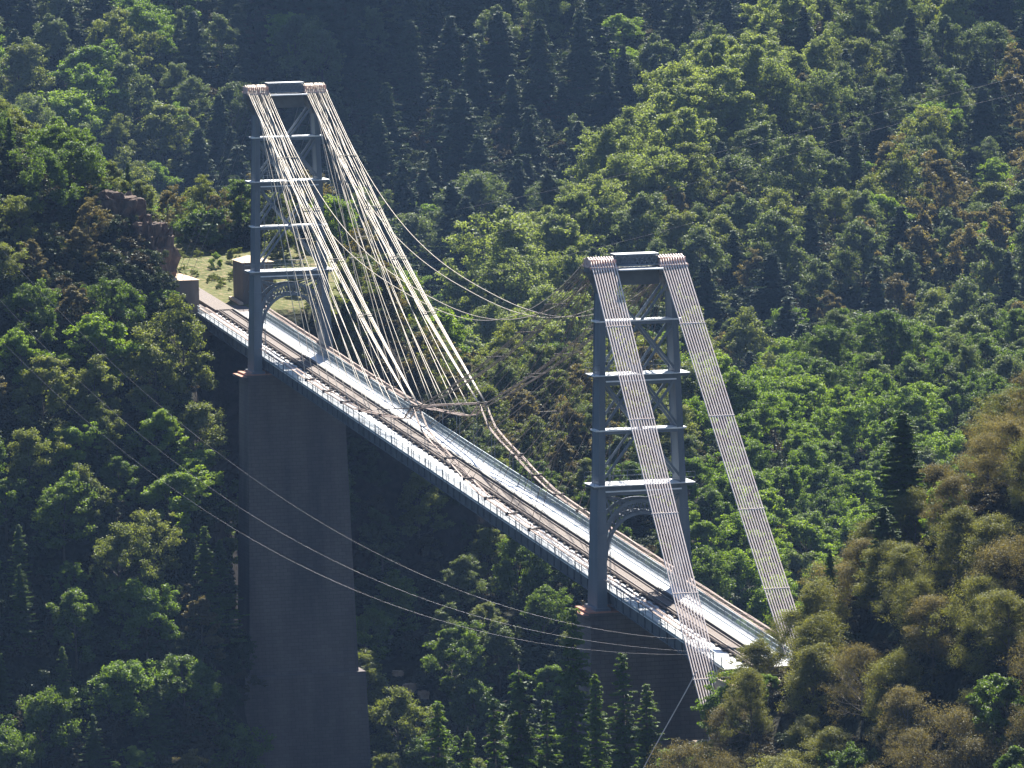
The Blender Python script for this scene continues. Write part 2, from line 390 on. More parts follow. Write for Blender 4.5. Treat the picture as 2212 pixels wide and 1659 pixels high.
def make_tower(label, yb):
    z0 = TZ[yb]
    T = empty('suspension_tower', (0, yb, z0))
    tag(T, label, 'bridge tower', 'steel suspension towers of the railway bridge')
    for s in (-1, 1):
        lo = MB()
        w0, w1, w2 = 1.0, 0.85, 0.42
        def sec(z, w):
            x = s * lx(z); d = float(ld(z))
            return [(x - w / 2, -d, z), (x + w / 2, -d, z), (x + w / 2, d, z), (x - w / 2, d, z)]
        lo.box8(sec(0.25, w0) + sec(11.6, w1))
        lo.box(s * lx(0) - 0.75, s * lx(0) + 0.75, -2.2, 2.2, 0, 0.25)
        # flanges
        for q in (-1, 1):
            for zz in np.arange(0.6, 11.4, 2.2):
                x = s * lx(zz); d = float(ld(zz))
                lo.box(x - 0.52, x + 0.52, q * d - 0.05, q * d + 0.05, zz, zz + 0.12)
        lo.build('lower_leg', M['steel'], T)
        hi = MB()
        hi.box8(sec(11.6, w2 + 0.1) + sec(32.2, w2))
        for q in (-1, 1):
            for e in (-1, 1):
                a = (s * lx(11.6) + e * 0.26, q * (float(ld(11.6)) + 0.02), 11.6); c = (s * lx(32.2) + e * 0.24, q * (float(ld(32.2)) + 0.02), 32.2)
                hi.bar(a, c, 0.12, 0.1, (1, 0, 0))
        hi.build('upper_leg', M['steel'], T)
        # head: gusset flaring out to carry the saddle
        hd = MB()
        x = s * lx(33)
        hd.box8([(x - 0.3, -1.05, 30.4), (x + 0.3, -1.05, 30.4), (x + 0.3, 1.05, 30.4), (x - 0.3, 1.05, 30.4),
                 (x - 1.15, -1.1, 32.4), (x + 1.15, -1.1, 32.4), (x + 1.15, 1.1, 32.4), (x - 1.15, 1.1, 32.4)])
        hd.box(x - 1.3, x + 1.3, -1.2, 1.2, 32.42, 32.95)
        hd.build('head_gusset', M['steel_dark'], T)
        sd = MB()
        sd.box(x - 1.4, x + 1.4, -1.5, 1.5, 32.97, 33.12)
        for k in range(11):
            xx = x - 1.25 + 0.25 * k
            sd.box(xx - 0.03, xx + 0.03, -1.3, 1.3, 33.12, 33.75)
        sd.box(x - 1.42, x + 1.42, -1.75, -1.55, 32.82, 33.05)
        sd.build('cable_saddle', M['saddle'], T)
    # plain struts, sunlit top given as a pale plate
    for z in (17.2, 27.7):
        a = lx(z) - 0.25; d = float(ld(z))
        m = MB(); m.box(-a, a, -d, d, z - 0.3, z - 0.02); m.build('strut', M['steel'], T)
        m = MB(); m.box(-a - 0.9, a + 0.9, -d - 0.1, -d + 0.02 + 1.9 * 1.0, z, z + 0.14); m.build('strut_plate', M['steel_light'], T)
    # the two working platforms
    for z in (12.0, 22.6):
        a = lx(z); d = float(ld(z)) + 0.25
        m = MB(); m.box(-a + 0.25, a - 0.25, -d + 0.3, d - 0.3, z - 1.0, z - 0.06)
        for q in (-1, 1):
            m.bar((-a - 0.9, q * (d - 0.3), z - 0.2), (a + 1.1, q * (d - 0.3), z - 0.2), 0.15, 0.26)
        m.build('crossbeam', M['steel'], T)
        m = MB(); m.box(-a - 0.95, a + 1.15, -d - 0.3, d + 0.3, z - 0.05, z + 0.03)
        pf = m.build('platform', M['steel_light'], T)
        m = MB()
        for q in (-1, 1):
            yy = q * (d + 0.3)
            for h in (0.55, 1.05):
                m.bar((-a - 0.9, yy, z + h), (a + 1.1, yy, z + h), 0.03, 0.03)
            for k in range(8):
                xx = -a - 0.9 + k * (2 * a + 2.0) / 7
                m.bar((xx, yy, z + 0.03), (xx, yy, z + 1.05), 0.03, 0.03, (0, 1, 0))
        m.build('guard_rail', M['steel'], pf)
        m = MB(); m.box(-a + 0.25, a - 0.25, -d - 0.3, -d - 0.1, z - 0.62, z - 0.5); m.build('ledge', M['steel_light'], T)
    # top: lattice beam and pale ledge
    a = lx(33) - 1.3
    m = MB()
    for q in (-0.9, 0.9):
        m.bar((-a, q, 34.05), (a, q, 34.05), 0.14, 0.14); m.bar((-a, q, 33.1), (a, q, 33.1), 0.14, 0.14)
        n = 9
        for k in range(n):
            xa = -a + 2 * a * k / n; xb = -a + 2 * a * (k + 1) / n
            m.bar((xa, q, 33.1), (xb, q, 34.05), 0.07, 0.07); m.bar((xa, q, 34.05), (xb, q, 33.1), 0.07, 0.07)
    m.box(-a, a, -0.45, 0.45, 33.0, 33.9)
    m.build('top_lattice_beam', M['steel'], T)
    m = MB(); m.box(-a, a, -1.0, 1.0, 34.13, 34.17); m.build('beam_cover', M['steel_light'], T)
    m = MB(); m.box(-a - 0.02, a + 0.02, -2.7, 0.6, 32.72, 32.84); m.build('top_platform', M['steel_light'], T)
    m = MB(); m.box(-a, a, -0.9, 0.9, 31.2, 32.6); m.build('top_portal_plate', M['steel_dark'], T)
    # X bracing in two planes
    for z1, z2 in ((12.6, 22.0), (17.6, 27.3), (23.0, 31.6)):
        zc = (z1 + z2) / 2
        for q in (-1, 1):
            for s in (-1, 1):
                m = MB()
                d1, d2 = float(ld(z1)) - 0.15, float(ld(z2)) - 0.15
                off = 0.09 * s * q
                m.bar((-s * (lx(z1) - 0.2), q * d1 + off, z1), (s * (lx(z2) - 0.2), q * d2 + off, z2), 0.24, 0.16, (0, 1, 0))
                m.build('cross_brace', M['steel'], T)
    # portal arch under the lower platform
    for q in (-1, 1):
        yq = q * 1.25
        m = MB()
        def arc(zs, za, n=20):
            pts = []
            for k in range(n + 1):
                t = -1 + 2 * k / n
                x = t * 3.85
                pts.append(Vector((x, yq, zs + (za - zs) * math.sqrt(max(0, 1 - (abs(t)) ** 2.2)))))
            return pts
        pa = arc(4.4, 9.2); pb = arc(6.6, 10.4)
        for P in (pa, pb):
            for k in range(len(P) - 1):
                m.bar(P[k], P[k + 1], 0.3, 0.2, (0, 1, 0))
        for k in range(0, 20):
            m.bar(pa[k], pb[k + 1], 0.08, 0.08, (0, 1, 0)); m.bar(pb[k], pa[k + 1], 0.08, 0.08, (0, 1, 0))
        for s in (-1, 1):
            for t in (0.25, 0.5, 0.75):
                k = int(10 + s * t * 10)
                m.bar(pb[k], (s * (lx(11) - 0.4), yq, 10.9), 0.14, 0.12, (0, 1, 0))
        m.build('portal_arch', M['steel'], T)
    m = MB()
    for t in np.linspace(-0.9, 0.9, 9):
        zt = 4.4 + 4.8 * math.sqrt(1 - abs(t) ** 2.2)
        m = MB(); m.box(t * 3.85 - 0.1, t * 3.85 + 0.1, -1.15, 1.15, zt + 0.1, zt + 0.18)
        m.build('arch_tie', M['steel'], T)
    # ladder up the inner side of one leg
    m = MB()
    for e in (-0.2, 0.2):
        m.bar((-lx(1) + 1.2, -0.4 + e, 1.9), (-lx(32) + 0.75, -0.4 + e, 32.0), 0.05, 0.05)
    m.build('ladder', M['steel'], T)
    return T

make_tower('near steel suspension tower of the bridge, two leaning legs with cross bracing, nearest the camera', 0)
make_tower('far steel suspension tower at the upper left, cables fanning down from its head', 156)

def make_pier(yb, zbot, zstep, label):
    z0 = TZ[yb]
    P = empty('masonry_pier', (0, yb, z0)); tag(P, label, 'bridge pier', 'masonry piers under the suspension towers')
    def fr(m, xa, xb, da, db, za, zb):
        m.box8([(-xb, -db, zb), (xb, -db, zb), (xb, db, zb), (-xb, db, zb), (-xa, -da, za), (xa, -da, za), (xa, da, za), (-xa, da, za)])
    m = MB()
    zs = zstep - z0
    b1 = 0.025 * (-0.0 - zs)
    fr(m, 5.7, 5.7 + b1, 2.65, 2.65 + b1, -0.5, zs)
    m.build('pier_shaft', M['stone'], P)
    m = MB(); fr(m, 5.9, 5.9, 2.75, 2.75, -0.14, -0.5)
    for s in (-1, 1): m.box(s * 6.2 - 0.27, s * 6.2 + 0.27, -2.75, 2.75, -0.5, -0.3)
    m.build('pier_cornice', M['stone'], P)
    m = MB(); m.box(-5.88, 5.88, -2.6, 2.74, -0.135, 0.0)
    for s in (-1, 1): m.box(s * 6.2 - 0.27, s * 6.2 + 0.27, -2.72, 2.72, -0.295, -0.24)
    m.build('pier_cap', M['stone_cap'], P)
    m = MB()
    xb = 5.7 + b1 + 0.7; db = 2.65 + b1 + 0.7; hb = zs - (zbot - z0)
    fr(m, xb, xb + hb * 0.03, db, db + hb * 0.03, zs, zbot - z0)
    m.build('pier_base', M['stone'], P)
    return P
make_pier(156, -62, -26.3, 'tall dark masonry pier under the far tower, left of centre')
make_pier(0, -62, -32, 'shaded masonry pier under the near tower, half hidden by conifers')

# --- deck
D = empty('bridge_deck', (0, 0, DZ)); tag(D, 'narrow sloping railway deck with pale plate walkways beside the brown track', 'bridge deck')
YD = np.arange(Y0, Y1 - 0.01, 6.5)
for s, nm in ((-1, 'side_girder'), (1, 'side_girder')):
    m = MB()
    m.box(s * 3.35 - 0.06, s * 3.35 + 0.06, Y0, Y1, -1.15, -0.08, G)
    m.box(s * 3.35 - 0.22, s * 3.35 + 0.22, Y0, Y1, -1.22, -1.15, G)
    for y in np.arange(Y0 + 1, Y1, 2.6):
        m.box(s * 3.35 + (0.06 if s > 0 else -0.2), s * 3.35 + (0.2 if s > 0 else -0.06), y - 0.05, y + 0.05, -1.14, -0.1, G)
    m.build(nm, M['steel_dark'], D)
m = MB()
for y in np.arange(Y0 + 1, Y1, 2.6):
    m.box(-3.28, 3.28, y - 0.15, y + 0.15, -0.9, -0.14, G)
for x in (-0.6, 0.6): m.box(x - 0.08, x + 0.08, Y0, Y1, -0.75, -0.02 - 0.12, G)
m.build('floor_beam', M['steel_dark'], D)
for xa, xb, nm in ((-HALF, -0.98, 'walkway'), (1.3, HALF, 'walkway')):
    m = MB()
    y = Y0
    while y < Y1:
        e = min(y + 6.48, Y1)
        m.box(xa, xb, y, e, -0.08, 0.0 + R0.uniform(-0.006, 0.006), G); y += 6.5
    m.build(nm, M['plate'], D)
for s in (-1, 1):
    m = MB(); m.box(s * 3.5 - 0.06, s * 3.5 + 0.06, Y0, Y1, 0.02, 0.14, G); m.build('kerb_angle', M['rail_paint'], D)

TR = empty('railway_track', (0, 0, DZ)); tag(TR, 'narrow gauge railway track on brown timber decking along the bridge', 'railway track')
for k in range(98):
    y = Y0 + 1.0 + k * 2.39
    m = MB(); m.box(-1.2 - R0.uniform(0, 0.1), 1.12, y - 0.3, y + 0.3, 0.03, 0.2, G); m.build('sleeper', M['timber_dark'], TR)
m = MB(); y = Y0
while y < Y1:
    m.box(-0.92, 0.84, y, y + 2.36, 0.205, 0.235 + R0.uniform(0, 0.012), G); y += 2.39
m.build('timber_decking', M['timber'], TR)
for x in (-0.53, 0.53):
    m = MB(); m.box(x - 0.035, x + 0.035, Y0, Y1, 0.255, 0.38, G); m.box(x - 0.07, x + 0.07, Y0, Y1, 0.25, 0.27, G); m.build('rail', M['railsteel'], TR)
m = MB(); m.box(-0.98, -0.9, Y0, Y1, 0.22, 0.42, G); m.build('edge_timber', M['timber'], TR)
m = MB(); m.box(0.86, 0.98, Y0, Y1, 0.2, 0.5, G); m.box(1.12, 1.26, Y0, Y1, 0.02, 0.42, G); m.build('third_rail', M['black'], TR)

def railing(s, label):
    T = empty('bridge_railing', (s * 3.52, 0, DZ)); tag(T, label, 'railing', 'railings along both edges of the bridge deck')
    ys = np.arange(Y0 + 0.5, Y1, 2.6)
    for y in ys:
        m = MB(); z = G * y; m.box(-0.035, 0.035, y - 0.03, y + 0.03, z + 0.14, z + 1.04); m.build('post', M['steel'], T)
    m = MB(); m.box(-0.035, 0.035, Y0, Y1, 1.0, 1.05, G); m.build('handrail', M['rail_paint'], T)
    m = MB(); m.box(-0.02, 0.02, Y0, Y1, 0.6, 0.63, G); m.box(-0.02, 0.02, Y0, Y1, 0.16, 0.2, G); m.build('lower_rail', M['rail_paint'], T)
    m = MB()
    for y in np.arange(Y0, Y1, 0.13):
        z = G * y; m.box(-0.006, 0.006, y - 0.012, y + 0.012, z + 0.2, z + 1.0)
    m.build('infill_bars', M['rail_paint'], T)
railing(-1, 'blue grey railing along the left edge of the deck, facing the camera')
railing(1, 'blue grey railing along the right, farther edge of the deck')

# --- cables
def top_x(s, k, n=10, span=2.35):
    return s * lx(33) + (-span / 2 + span * k / (n - 1))
HZ = 33.9
def backstays(yb, sgn, s, label):
    """cables from a tower head down to the anchorage behind it (sgn = -1 towards the camera)"""
    z0 = TZ[yb]
    T = empty('backstay_bundle', (s * 4.6, yb + sgn * 41.5, z0 - 3.3)); tag(T, label, 'cable bundle', 'backstay cable bundles')
    L = T.location
    for k in (range(10) if yb == 0 else (1, 4, 8)):
        xt = top_x(s, k); off = -1.17 + 2.34 * k / 9
        xb = s * 4.85 + off * (0.97)
        pts = [(xt, yb - sgn * 0.9, z0 + HZ - 0.25), (xt, yb, z0 + HZ), (xt, yb + sgn * 0.9, z0 + HZ - 0.25), (xt, yb + sgn * 1.7, z0 + HZ - 0.95)]
        a = Vector(pts[-1]); b_ = Vector((xb, yb + sgn * 47.0, z0 - 8.6))
        if yb == 156: b_ = Vector((xb, yb + sgn * 47, z0 + 4.0))
        for t in np.linspace(0.1, 1, 12):
            p = a.lerp(b_, t); p.z -= 0.35 * math.sin(math.pi * t); pts.append(tuple(p))
        m = MB(); m.tube([Vector(p) - L for p in pts], 0.07 if yb == 0 else 0.025, 6); m.build('cable', M['cable'] if yb == 0 else M['steel_dark'], T, True)  # far cables coloured dark to show their shaded undersides
    for t in ((0.12, 0.31, 0.5, 0.66, 0.83) if yb == 0 else ()):
        a = Vector((s * lx(33), yb + sgn * 1.7, z0 + HZ - 0.95)); b_ = Vector((s * 4.85, yb + sgn * 47.0, z0 - 8.6 if yb == 0 else z0 + 4.0))
        p = a.lerp(b_, t); p.z -= 0.35 * math.sin(math.pi * t)
        m = MB(); m.bar(p - Vector((1.28, 0, 0)) - L, p + Vector((1.28, 0, 0)) - L, 0.14 if yb == 0 else 0.06, 0.09 if yb == 0 else 0.05); m.build('spreader', M['cable'] if yb == 0 else M['steel_dark'], T)
backstays(0, -1, -1, 'ten parallel pale cables from the near tower left head down across the deck')
backstays(0, -1, 1, 'ten parallel pale cables from the near tower right head down into the brown scrub')
backstays(156, 1, -1, 'cables running back from the far tower left head to the arched anchor block')
backstays(156, 1, 1, 'cables running back from the far tower right head to the right anchor block')

MID = 77.0
def chord_h(y):
    d = abs(y - MID)
    return float(np.interp(d, [0, 4, 8, 14, 21, 29, 45, 80, 110], [6.1, 4.2, 3.6, 3.0, 2.2, 1.5, 1.3, 1.3, 1.3]))
def chord_pt(s, y, off=0.0):
    return Vector((s * 3.68 + off, y, dk(y) + chord_h(y)))

def fan(yb, sgn, s, label):
    z0 = TZ[yb]
    T = empty('fan_stay_bundle', (s * lx(33), yb, z0 + 33)); tag(T, label, 'cable bundle', 'fans of stay cables over the main span')
    L = T.location
    ds = [27, 36, 45, 54, 60, 66, 73, 79]; last = len(ds) - 1
    idx = [0, 11, 1, 10, 2, 9, 3, 8, 4, 7, 5, 6]
    n = 0
    for j, d in enumerate(ds):
        reps = 2 if j < last else 8
        for r in range(reps):
            if j < last: k = [4, 7, 3, 8, 5, 6, 2, 9, 4.5, 6.5, 1.5, 9.5, 3.6, 7.4][2 * j + r]
            else: k = [0, 0.9, 2.4, 4.2, 6.8, 8.6, 10.1, 11][r]
            e = (-1 if k < 5.5 else 1)
            xt = s * lx(33) - 1.25 + 2.5 * k / 11
            y = yb + sgn * d
            P = chord_pt(s, y, e * 0.42 * (1 if j < last else 0.7 + 0.3 * abs(k - 5.5) / 5.5))
            a = Vector((xt, yb + sgn * 1.6, z0 + HZ - 0.9))
            pts = [(xt, yb, z0 + HZ + 0.05), (xt, yb + sgn * 0.9, z0 + HZ - 0.25), tuple(a)]
            sag = 0.25 + 0.011 * d * (1.3 if j == last else 1)
            for t in np.linspace(0.08, 1, 14):
                p = a.lerp(P, t); p.z -= sag * math.sin(math.pi * t); pts.append(tuple(p))
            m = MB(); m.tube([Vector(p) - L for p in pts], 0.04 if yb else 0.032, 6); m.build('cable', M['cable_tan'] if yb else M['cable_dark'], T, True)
    for j, t in ((7, 0.2), (7, 0.36), (7, 0.52), (7, 0.7), (3, 0.45), (1, 0.55)):
        a = Vector((s * lx(33), yb + sgn * 1.6, z0 + HZ - 0.9)); P = chord_pt(s, yb + sgn * ds[j])
        p = a.lerp(P, t); p.z -= (0.25 + 0.011 * ds[j]) * math.sin(math.pi * t)
        h = 1.3 - 0.75 * t
        m = MB(); m.bar(p - Vector((h, 0, 0)) - L, p + Vector((h, 0, 0)) - L, 0.12, 0.09); m.build('spreader', M['cable_tan'] if yb else M['cable_dark'], T)
fan(156, -1, -1, 'fan of pale stay cables from the far tower left head down to the deck')
fan(156, -1, 1, 'fan of pale stay cables from the far tower right head down to midspan, rightmost fan')
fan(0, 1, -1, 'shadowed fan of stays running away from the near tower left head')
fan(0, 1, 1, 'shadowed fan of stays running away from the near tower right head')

def catenary(s, label):
    T = empty('sag_cable_pair', (s * 3.44, 78, 24)); tag(T, label, 'cable', 'light sagging cables slung between the tower heads')
    L = T.location
    for e in (-1, 1):
        pts = []
        for t in np.linspace(0, 1, 49):
            y = 156 * (1 - t); zc = (TZ[156] + HZ) * (1 - t) + (TZ[0] + HZ) * t
            sag = 13.9 * (1 - abs(2 * t - 1) ** 2.5)
            pts.append(Vector((s * lx(33) + e * (1.25 - 0.35 * math.sin(math.pi * t)), y, zc - sag)) - L)
        m = MB(); m.tube(pts, 0.036, 6); m.build('cable', M['cable_tan'], T, True)
catenary(-1, 'pair of thin sagging cables slung between the left tower heads')
catenary(1, 'pair of thin sagging cables slung between the right tower heads')

def chord(s, label):
    T = empty('lower_chord_cable', (s * 3.68, MID, dk(MID) + 6)); tag(T, label, 'cable bundle', 'lower tie cables rising to midspan')
    L = T.location
    ys = list(np.arange(-33, 192, 3.0)) + [MID - 4, MID, MID + 4, MID - 8, MID + 8]
    ys = sorted(set(ys))
    for e in (-0.42, -0.3, 0.3, 0.42):
        m = MB(); m.tube([chord_pt(s, y, e) - L + Vector((0, 0, R0.uniform(-.04, .04))) for y in ys], 0.055, 6); m.build('cable', M['cable_rust'], T, True)
    m = MB()
    for y in np.arange(-30, 190, 0.7):
        p = chord_pt(s, y) - L
        m.bar(p - Vector((0.42, 0, 0)), p + Vector((0.42, 0, 0)), 0.05, 0.05)
    m.build('rungs', M['cable_rust'], T)['kind'] = 'stuff'
    # clamp at every node
    for y in [MID, MID + 15, MID - 15] + [156 - d for d in (27, 36, 45, 54)] + [27, 36, 45, 54]:
        p = chord_pt(s, y) - L; m = MB()
        m.bar(p - Vector((0.6, 0, 0)), p + Vector((0.6, 0, 0)), 0.22, 0.2)
        for e in (-0.42, 0.42): m.box(p.x + e - 0.12, p.x + e + 0.12, p.y - 0.3, p.y + 0.3, p.z - 0.17, p.z + 0.17)
        m.build('clamp', M['timber_dark'], T)
    ch = []
    for y in list(np.arange(-29, 156, 7.8)):
        for dy in (-0.7, 0.7):
            p = chord_pt(s, y + dy) - L; q = Vector((s * 3.62, y + dy, dk(y + dy) - 0.2)) - L
            m = MB(); m.bar(p, q, 0.055, 0.055, (0, 1, 0)); m.build('hanger', M['steel'], T)
chord(-1, 'lower tie cables with hangers along the left edge of the deck')
chord(1, 'lower tie cables with hangers along the right edge of the deck')

T = empty('midspan_tie', (0, MID, dk(MID) + 6.1)); tag(T, 'rusty horizontal tie rod joining both cable planes above midspan', 'tie rod')
m = MB(); m.bar((-3.2, 0.1, 0.05), (3.2, 0.1, 0.05), 0.2, 0.14); m.bar((-3.2, -0.5, 0.0), (3.2, -0.5, 0.0), 0.08, 0.08); m.build('rod', M['cable_rust'], T)
T2 = empty('cross_tie', (0, 97, dk(97) + 2.7)); tag(T2, 'thin dark tie rod across the deck beyond midspan', 'tie rod')
m = MB(); m.bar((-3.3, 0, 0), (3.3, 0, 0), 0.12, 0.1); m.build('rod', M['timber_dark'], T2)

# --- far abutment, anchor blocks
def anchor_block(x0, x1, y0, y1, zb, zt, arch, label):
    T = empty('anchor_block', ((x0 + x1) / 2, (y0 + y1) / 2, zb)); tag(T, label, 'anchor block', 'masonry anchor blocks beside the far end of the deck')
    hx = (x1 - x0) / 2; hy = (y1 - y0) / 2; h = zt - zb
    m = MB()
    aw, a0, ah = hx * 0.58, h * 0.32, h * 0.42
    cx = -hx * 0.05
    if arch:
        # front wall with a real arched recess
        m.box(-hx, hx, -hy + 1.2, hy, 0, h)
        m.box(-hx, cx - aw, -hy, -hy + 1.2, 0, h); m.box(cx + aw, hx, -hy, -hy + 1.2, 0, h)
        m.box(cx - aw, cx + aw, -hy, -hy + 1.2, 0, a0)
        n = 12
        for k in range(n):
            xa = cx - aw + 2 * aw * k / n; xb = cx - aw + 2 * aw * (k + 1) / n
            xm = max(abs(xa - cx), abs(xb - cx)) if True else 0
            za = a0 + ah * math.sqrt(max(0, 1 - ((xa - cx) / aw) ** 2)); zb_ = a0 + ah * math.sqrt(max(0, 1 - ((xb - cx) / aw) ** 2))
            m.box8([(xa, -hy, za), (xb, -hy, zb_), (xb, -hy + 1.2, zb_), (xa, -hy + 1.2, za), (xa, -hy, h), (xb, -hy, h), (xb, -hy + 1.2, h), (xa, -hy + 1.2, h)])
    else:
        m.box(-hx, hx, -hy, hy, 0, h)
    m.build('block_wall', M['concrete'], T)
    m = MB()
    hc = h + 0.02
    # hipped top, sunlight on it given as pale tan
    m.v += [(-hx - .15, -hy - .15, hc), (hx + .15, -hy - .15, hc), (hx + .15, hy + .15, hc), (-hx - .15, hy + .15, hc), (-hx * .2, hy * .55, hc + .55), (hx * .3, hy * .55, hc + .55)]
    m.f += [(0, 1, 5, 4), (1, 2, 5), (2, 3, 4, 5), (3, 0, 4), (0, 3, 2, 1)]
    m.build('block_roof', M['top_tan'], T)
    if arch:
        m = MB(); m.box(cx - aw + .02, cx + aw - .02, -hy + 0.1, -hy + 0.3, a0 + 0.02, a0 + 0.16); m.build('sill', M['stone_pale'], T)
    return T
anchor_block(-7.4, -3.1, 194, 199, 9.8, 17.5, True, 'anchor block with an arched recess left of the far end of the deck')
anchor_block(3.75, 7.6, 200, 206, 10.5, 18.9, False, 'plain anchor block right of the far end, partly behind the far tower leg')
T = empty('far_abutment', (0, 196, 0)); tag(T, 'masonry abutment wall carrying the far upper end of the deck', 'abutment')
m = MB(); m.box8([(-3.7, -3, -6), (3.7, -3, -6), (3.7, 24, -6), (-3.7, 24, -6), (-3.7, -3, 13.36), (3.7, -3, 13.36), (3.7, 24, 14.6), (-3.7, 24, 14.6)])
m.build('wall', M['stone'], T)
m = MB(); m.box(-1.2, 1.2, -2.6, 24, 13.6, 13.9, 0.05); m.build('ballast', M['timber'], T)
m = MB(); 
m.box(3.0, 3.5, 3, 9.5, 13.6, 13.9, 0.05); m.build('coping', M['top_tan'], T)

# --- near abutment with sign
T = empty('near_abutment', (0, -44, -10)); tag(T, 'sunlit cream masonry abutment below the near end of the deck', 'abutment')
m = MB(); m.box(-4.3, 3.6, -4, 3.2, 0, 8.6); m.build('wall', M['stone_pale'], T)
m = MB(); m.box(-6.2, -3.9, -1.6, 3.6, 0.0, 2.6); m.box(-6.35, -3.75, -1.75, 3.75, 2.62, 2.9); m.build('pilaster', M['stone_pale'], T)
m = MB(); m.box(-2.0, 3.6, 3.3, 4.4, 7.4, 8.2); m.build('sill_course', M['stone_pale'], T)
m = MB()
for k in range(9):
    m.box(-1.9 + k * 0.55, -1.55 + k * 0.55, -3.8, -1.0, 6.0, 8.4) if False else None
m.bar((-5.9, -4.6, 9.6), (0.6, -4.6, 9.55), 0.22, 0.24); m.bar((-0.1, -4.6, 6.2), (-0.1, -4.6, 9.45), 0.3, 0.3, (0, 1, 0))
m.build('gantry_beam', M['timber_dark'], T)

T = empty('sign_board', (-1.05, -49.2, -2.1)); tag(T, 'weathered white sign board with dark marks below the dark beam', 'sign')
m = MB(); m.box(-0.75, 0.75, -0.06, 0.06, -1.5, 0.1)
m.box(-0.75, 0.05, -0.05, 0.05, 0.1, 0.35); m.build('board', M['white'], T)
m = MB()
m.box(-0.62, -0.5, -0.09, -0.065, -0.75, -0.15); m.box(-0.62, -0.3, -0.09, -0.065, -0.85, -0.755); m.box(-0.36, -0.27, -0.09, -0.065, -0.75, -0.25)
m.box(-0.12, 0.3, -0.09, -0.065, -0.2, -0.08); m.box(-0.02, 0.12, -0.09, -0.065, -0.95, -0.205); m.build('marks', M['black'], T)
m = MB(); m.bar((0.6, 0.15, -7), (0.6, 0.15, 0.1), 0.12, 0.12, (0, 1, 0)); m.build('post', M['steel_dark'], T)

# ------------------------------------------------------------------ wires
def wire(name, pts_view, W, r, mat, label, cat, group=None):
    """a hanging wire in a vertical plane at distance W"""
    P = []
    s = np.array([p[0] for p in pts_view], float); t = np.array([p[1] for p in pts_view], float)
    co = np.polyfit(s, t, min(3, len(s) - 1))
    for q in np.linspace(s[0], s[-1], 60):
        tt = np.polyval(co, q)
        d = fw + r2 * ((q - 1106) / F_PX) + u2 * ((829.5 - tt) / F_PX)
        ww = W(q) if callable(W) else W
        k = ww / (d.x * SY + d.y * CY)
        P.append(CAM + d * k)
    m = MB(); m.tube(P, r, 5); o = m.build(name, mat, None, True)
    tag(o, label, cat, group); return o
wf = lambda q: 640 - 0.02 * q
g = 'power lines crossing in front of the far pier'
wire('power_line', [(-40, 492), (0, 533), (200, 742), (330, 855), (467, 980), (515, 1014), (762, 1170), (1010, 1282), (1280, 1352), (1520, 1385)], wf, 0.009, M['wire'], 'uppermost of the three thin power lines crossing the far pier', 'power line', g)
wire('power_line', [(-40, 604), (0, 645), (175, 829), (355, 980), (515, 1094), (767, 1232), (965, 1312), (1285, 1386), (1520, 1408)], wf, 0.009, M['wire'], 'middle of the three thin power lines crossing the far pier', 'power line', g)
wire('power_line', [(-40, 695), (0, 733), (105, 830), (315, 1014), (515, 1150), (767, 1275), (975, 1347), (1290, 1404), (1520, 1414)], wf, 0.009, M['wire'], 'lowest of the three thin power lines crossing the far pier', 'power line', g)
g = 'faint wires over the wooded slope behind the bridge'
wire('overhead_wire', [(985, 452), (1226, 407), (1500, 338), (1896, 245), (2166, 175), (2260, 150)], 880, 0.009, M['wire'], 'topmost faint wire over the wooded slope, rising to the right edge', 'wire', g)
wire('overhead_wire', [(1005, 517), (1097, 497), (1200, 475), (1500, 395), (1900, 278), (2260, 190)], 880, 0.009, M['wire'], 'second faint wire just below the topmost over the wooded slope', 'wire', g)
wire('overhead_wire', [(1020, 600), (1090, 583), (1250, 545), (1500, 480)], 880, 0.009, M['wire'], 'short faint wire passing behind the near tower head', 'wire', g)
wire('guy_wire', [(1505, 1449), (1450, 1550), (1392, 1656), (1380, 1680)], 608, 0.05, M['cable'], 'pale diagonal guy wire at the bottom, left of the near cable bundle', 'guy wire')

# ------------------------------------------------------------------ trees
def leaf_quads(C, Nrm, size, asp, rng):
    n = len(C)
    Nrm = Nrm / (np.linalg.norm(Nrm, axis=1, keepdims=True) + 1e-9)
    a = rng.normal(size=(n, 3)); t1 = np.cross(Nrm, a); t1 /= np.linalg.norm(t1, axis=1, keepdims=True) + 1e-9
    t2 = np.cross(Nrm, t1)
    s = (size * rng.uniform(0.6, 1.35, n))[:, None] if np.isscalar(size) else (size * rng.uniform(0.6, 1.35, n))[:, None]
    h1 = t1 * s * 0.5 * asp; h2 = t2 * s * 0.5
    V = np.stack([C - h1, C - h2 * 0.9 + h1 * 0.1, C + h1, C + h2], 1).reshape(-1, 3)
    F = np.arange(4 * n).reshape(n, 4)
    return V, F

def unit(n, rng):
    v = rng.normal(size=(n, 3)); return v / np.linalg.norm(v, axis=1, keepdims=True)

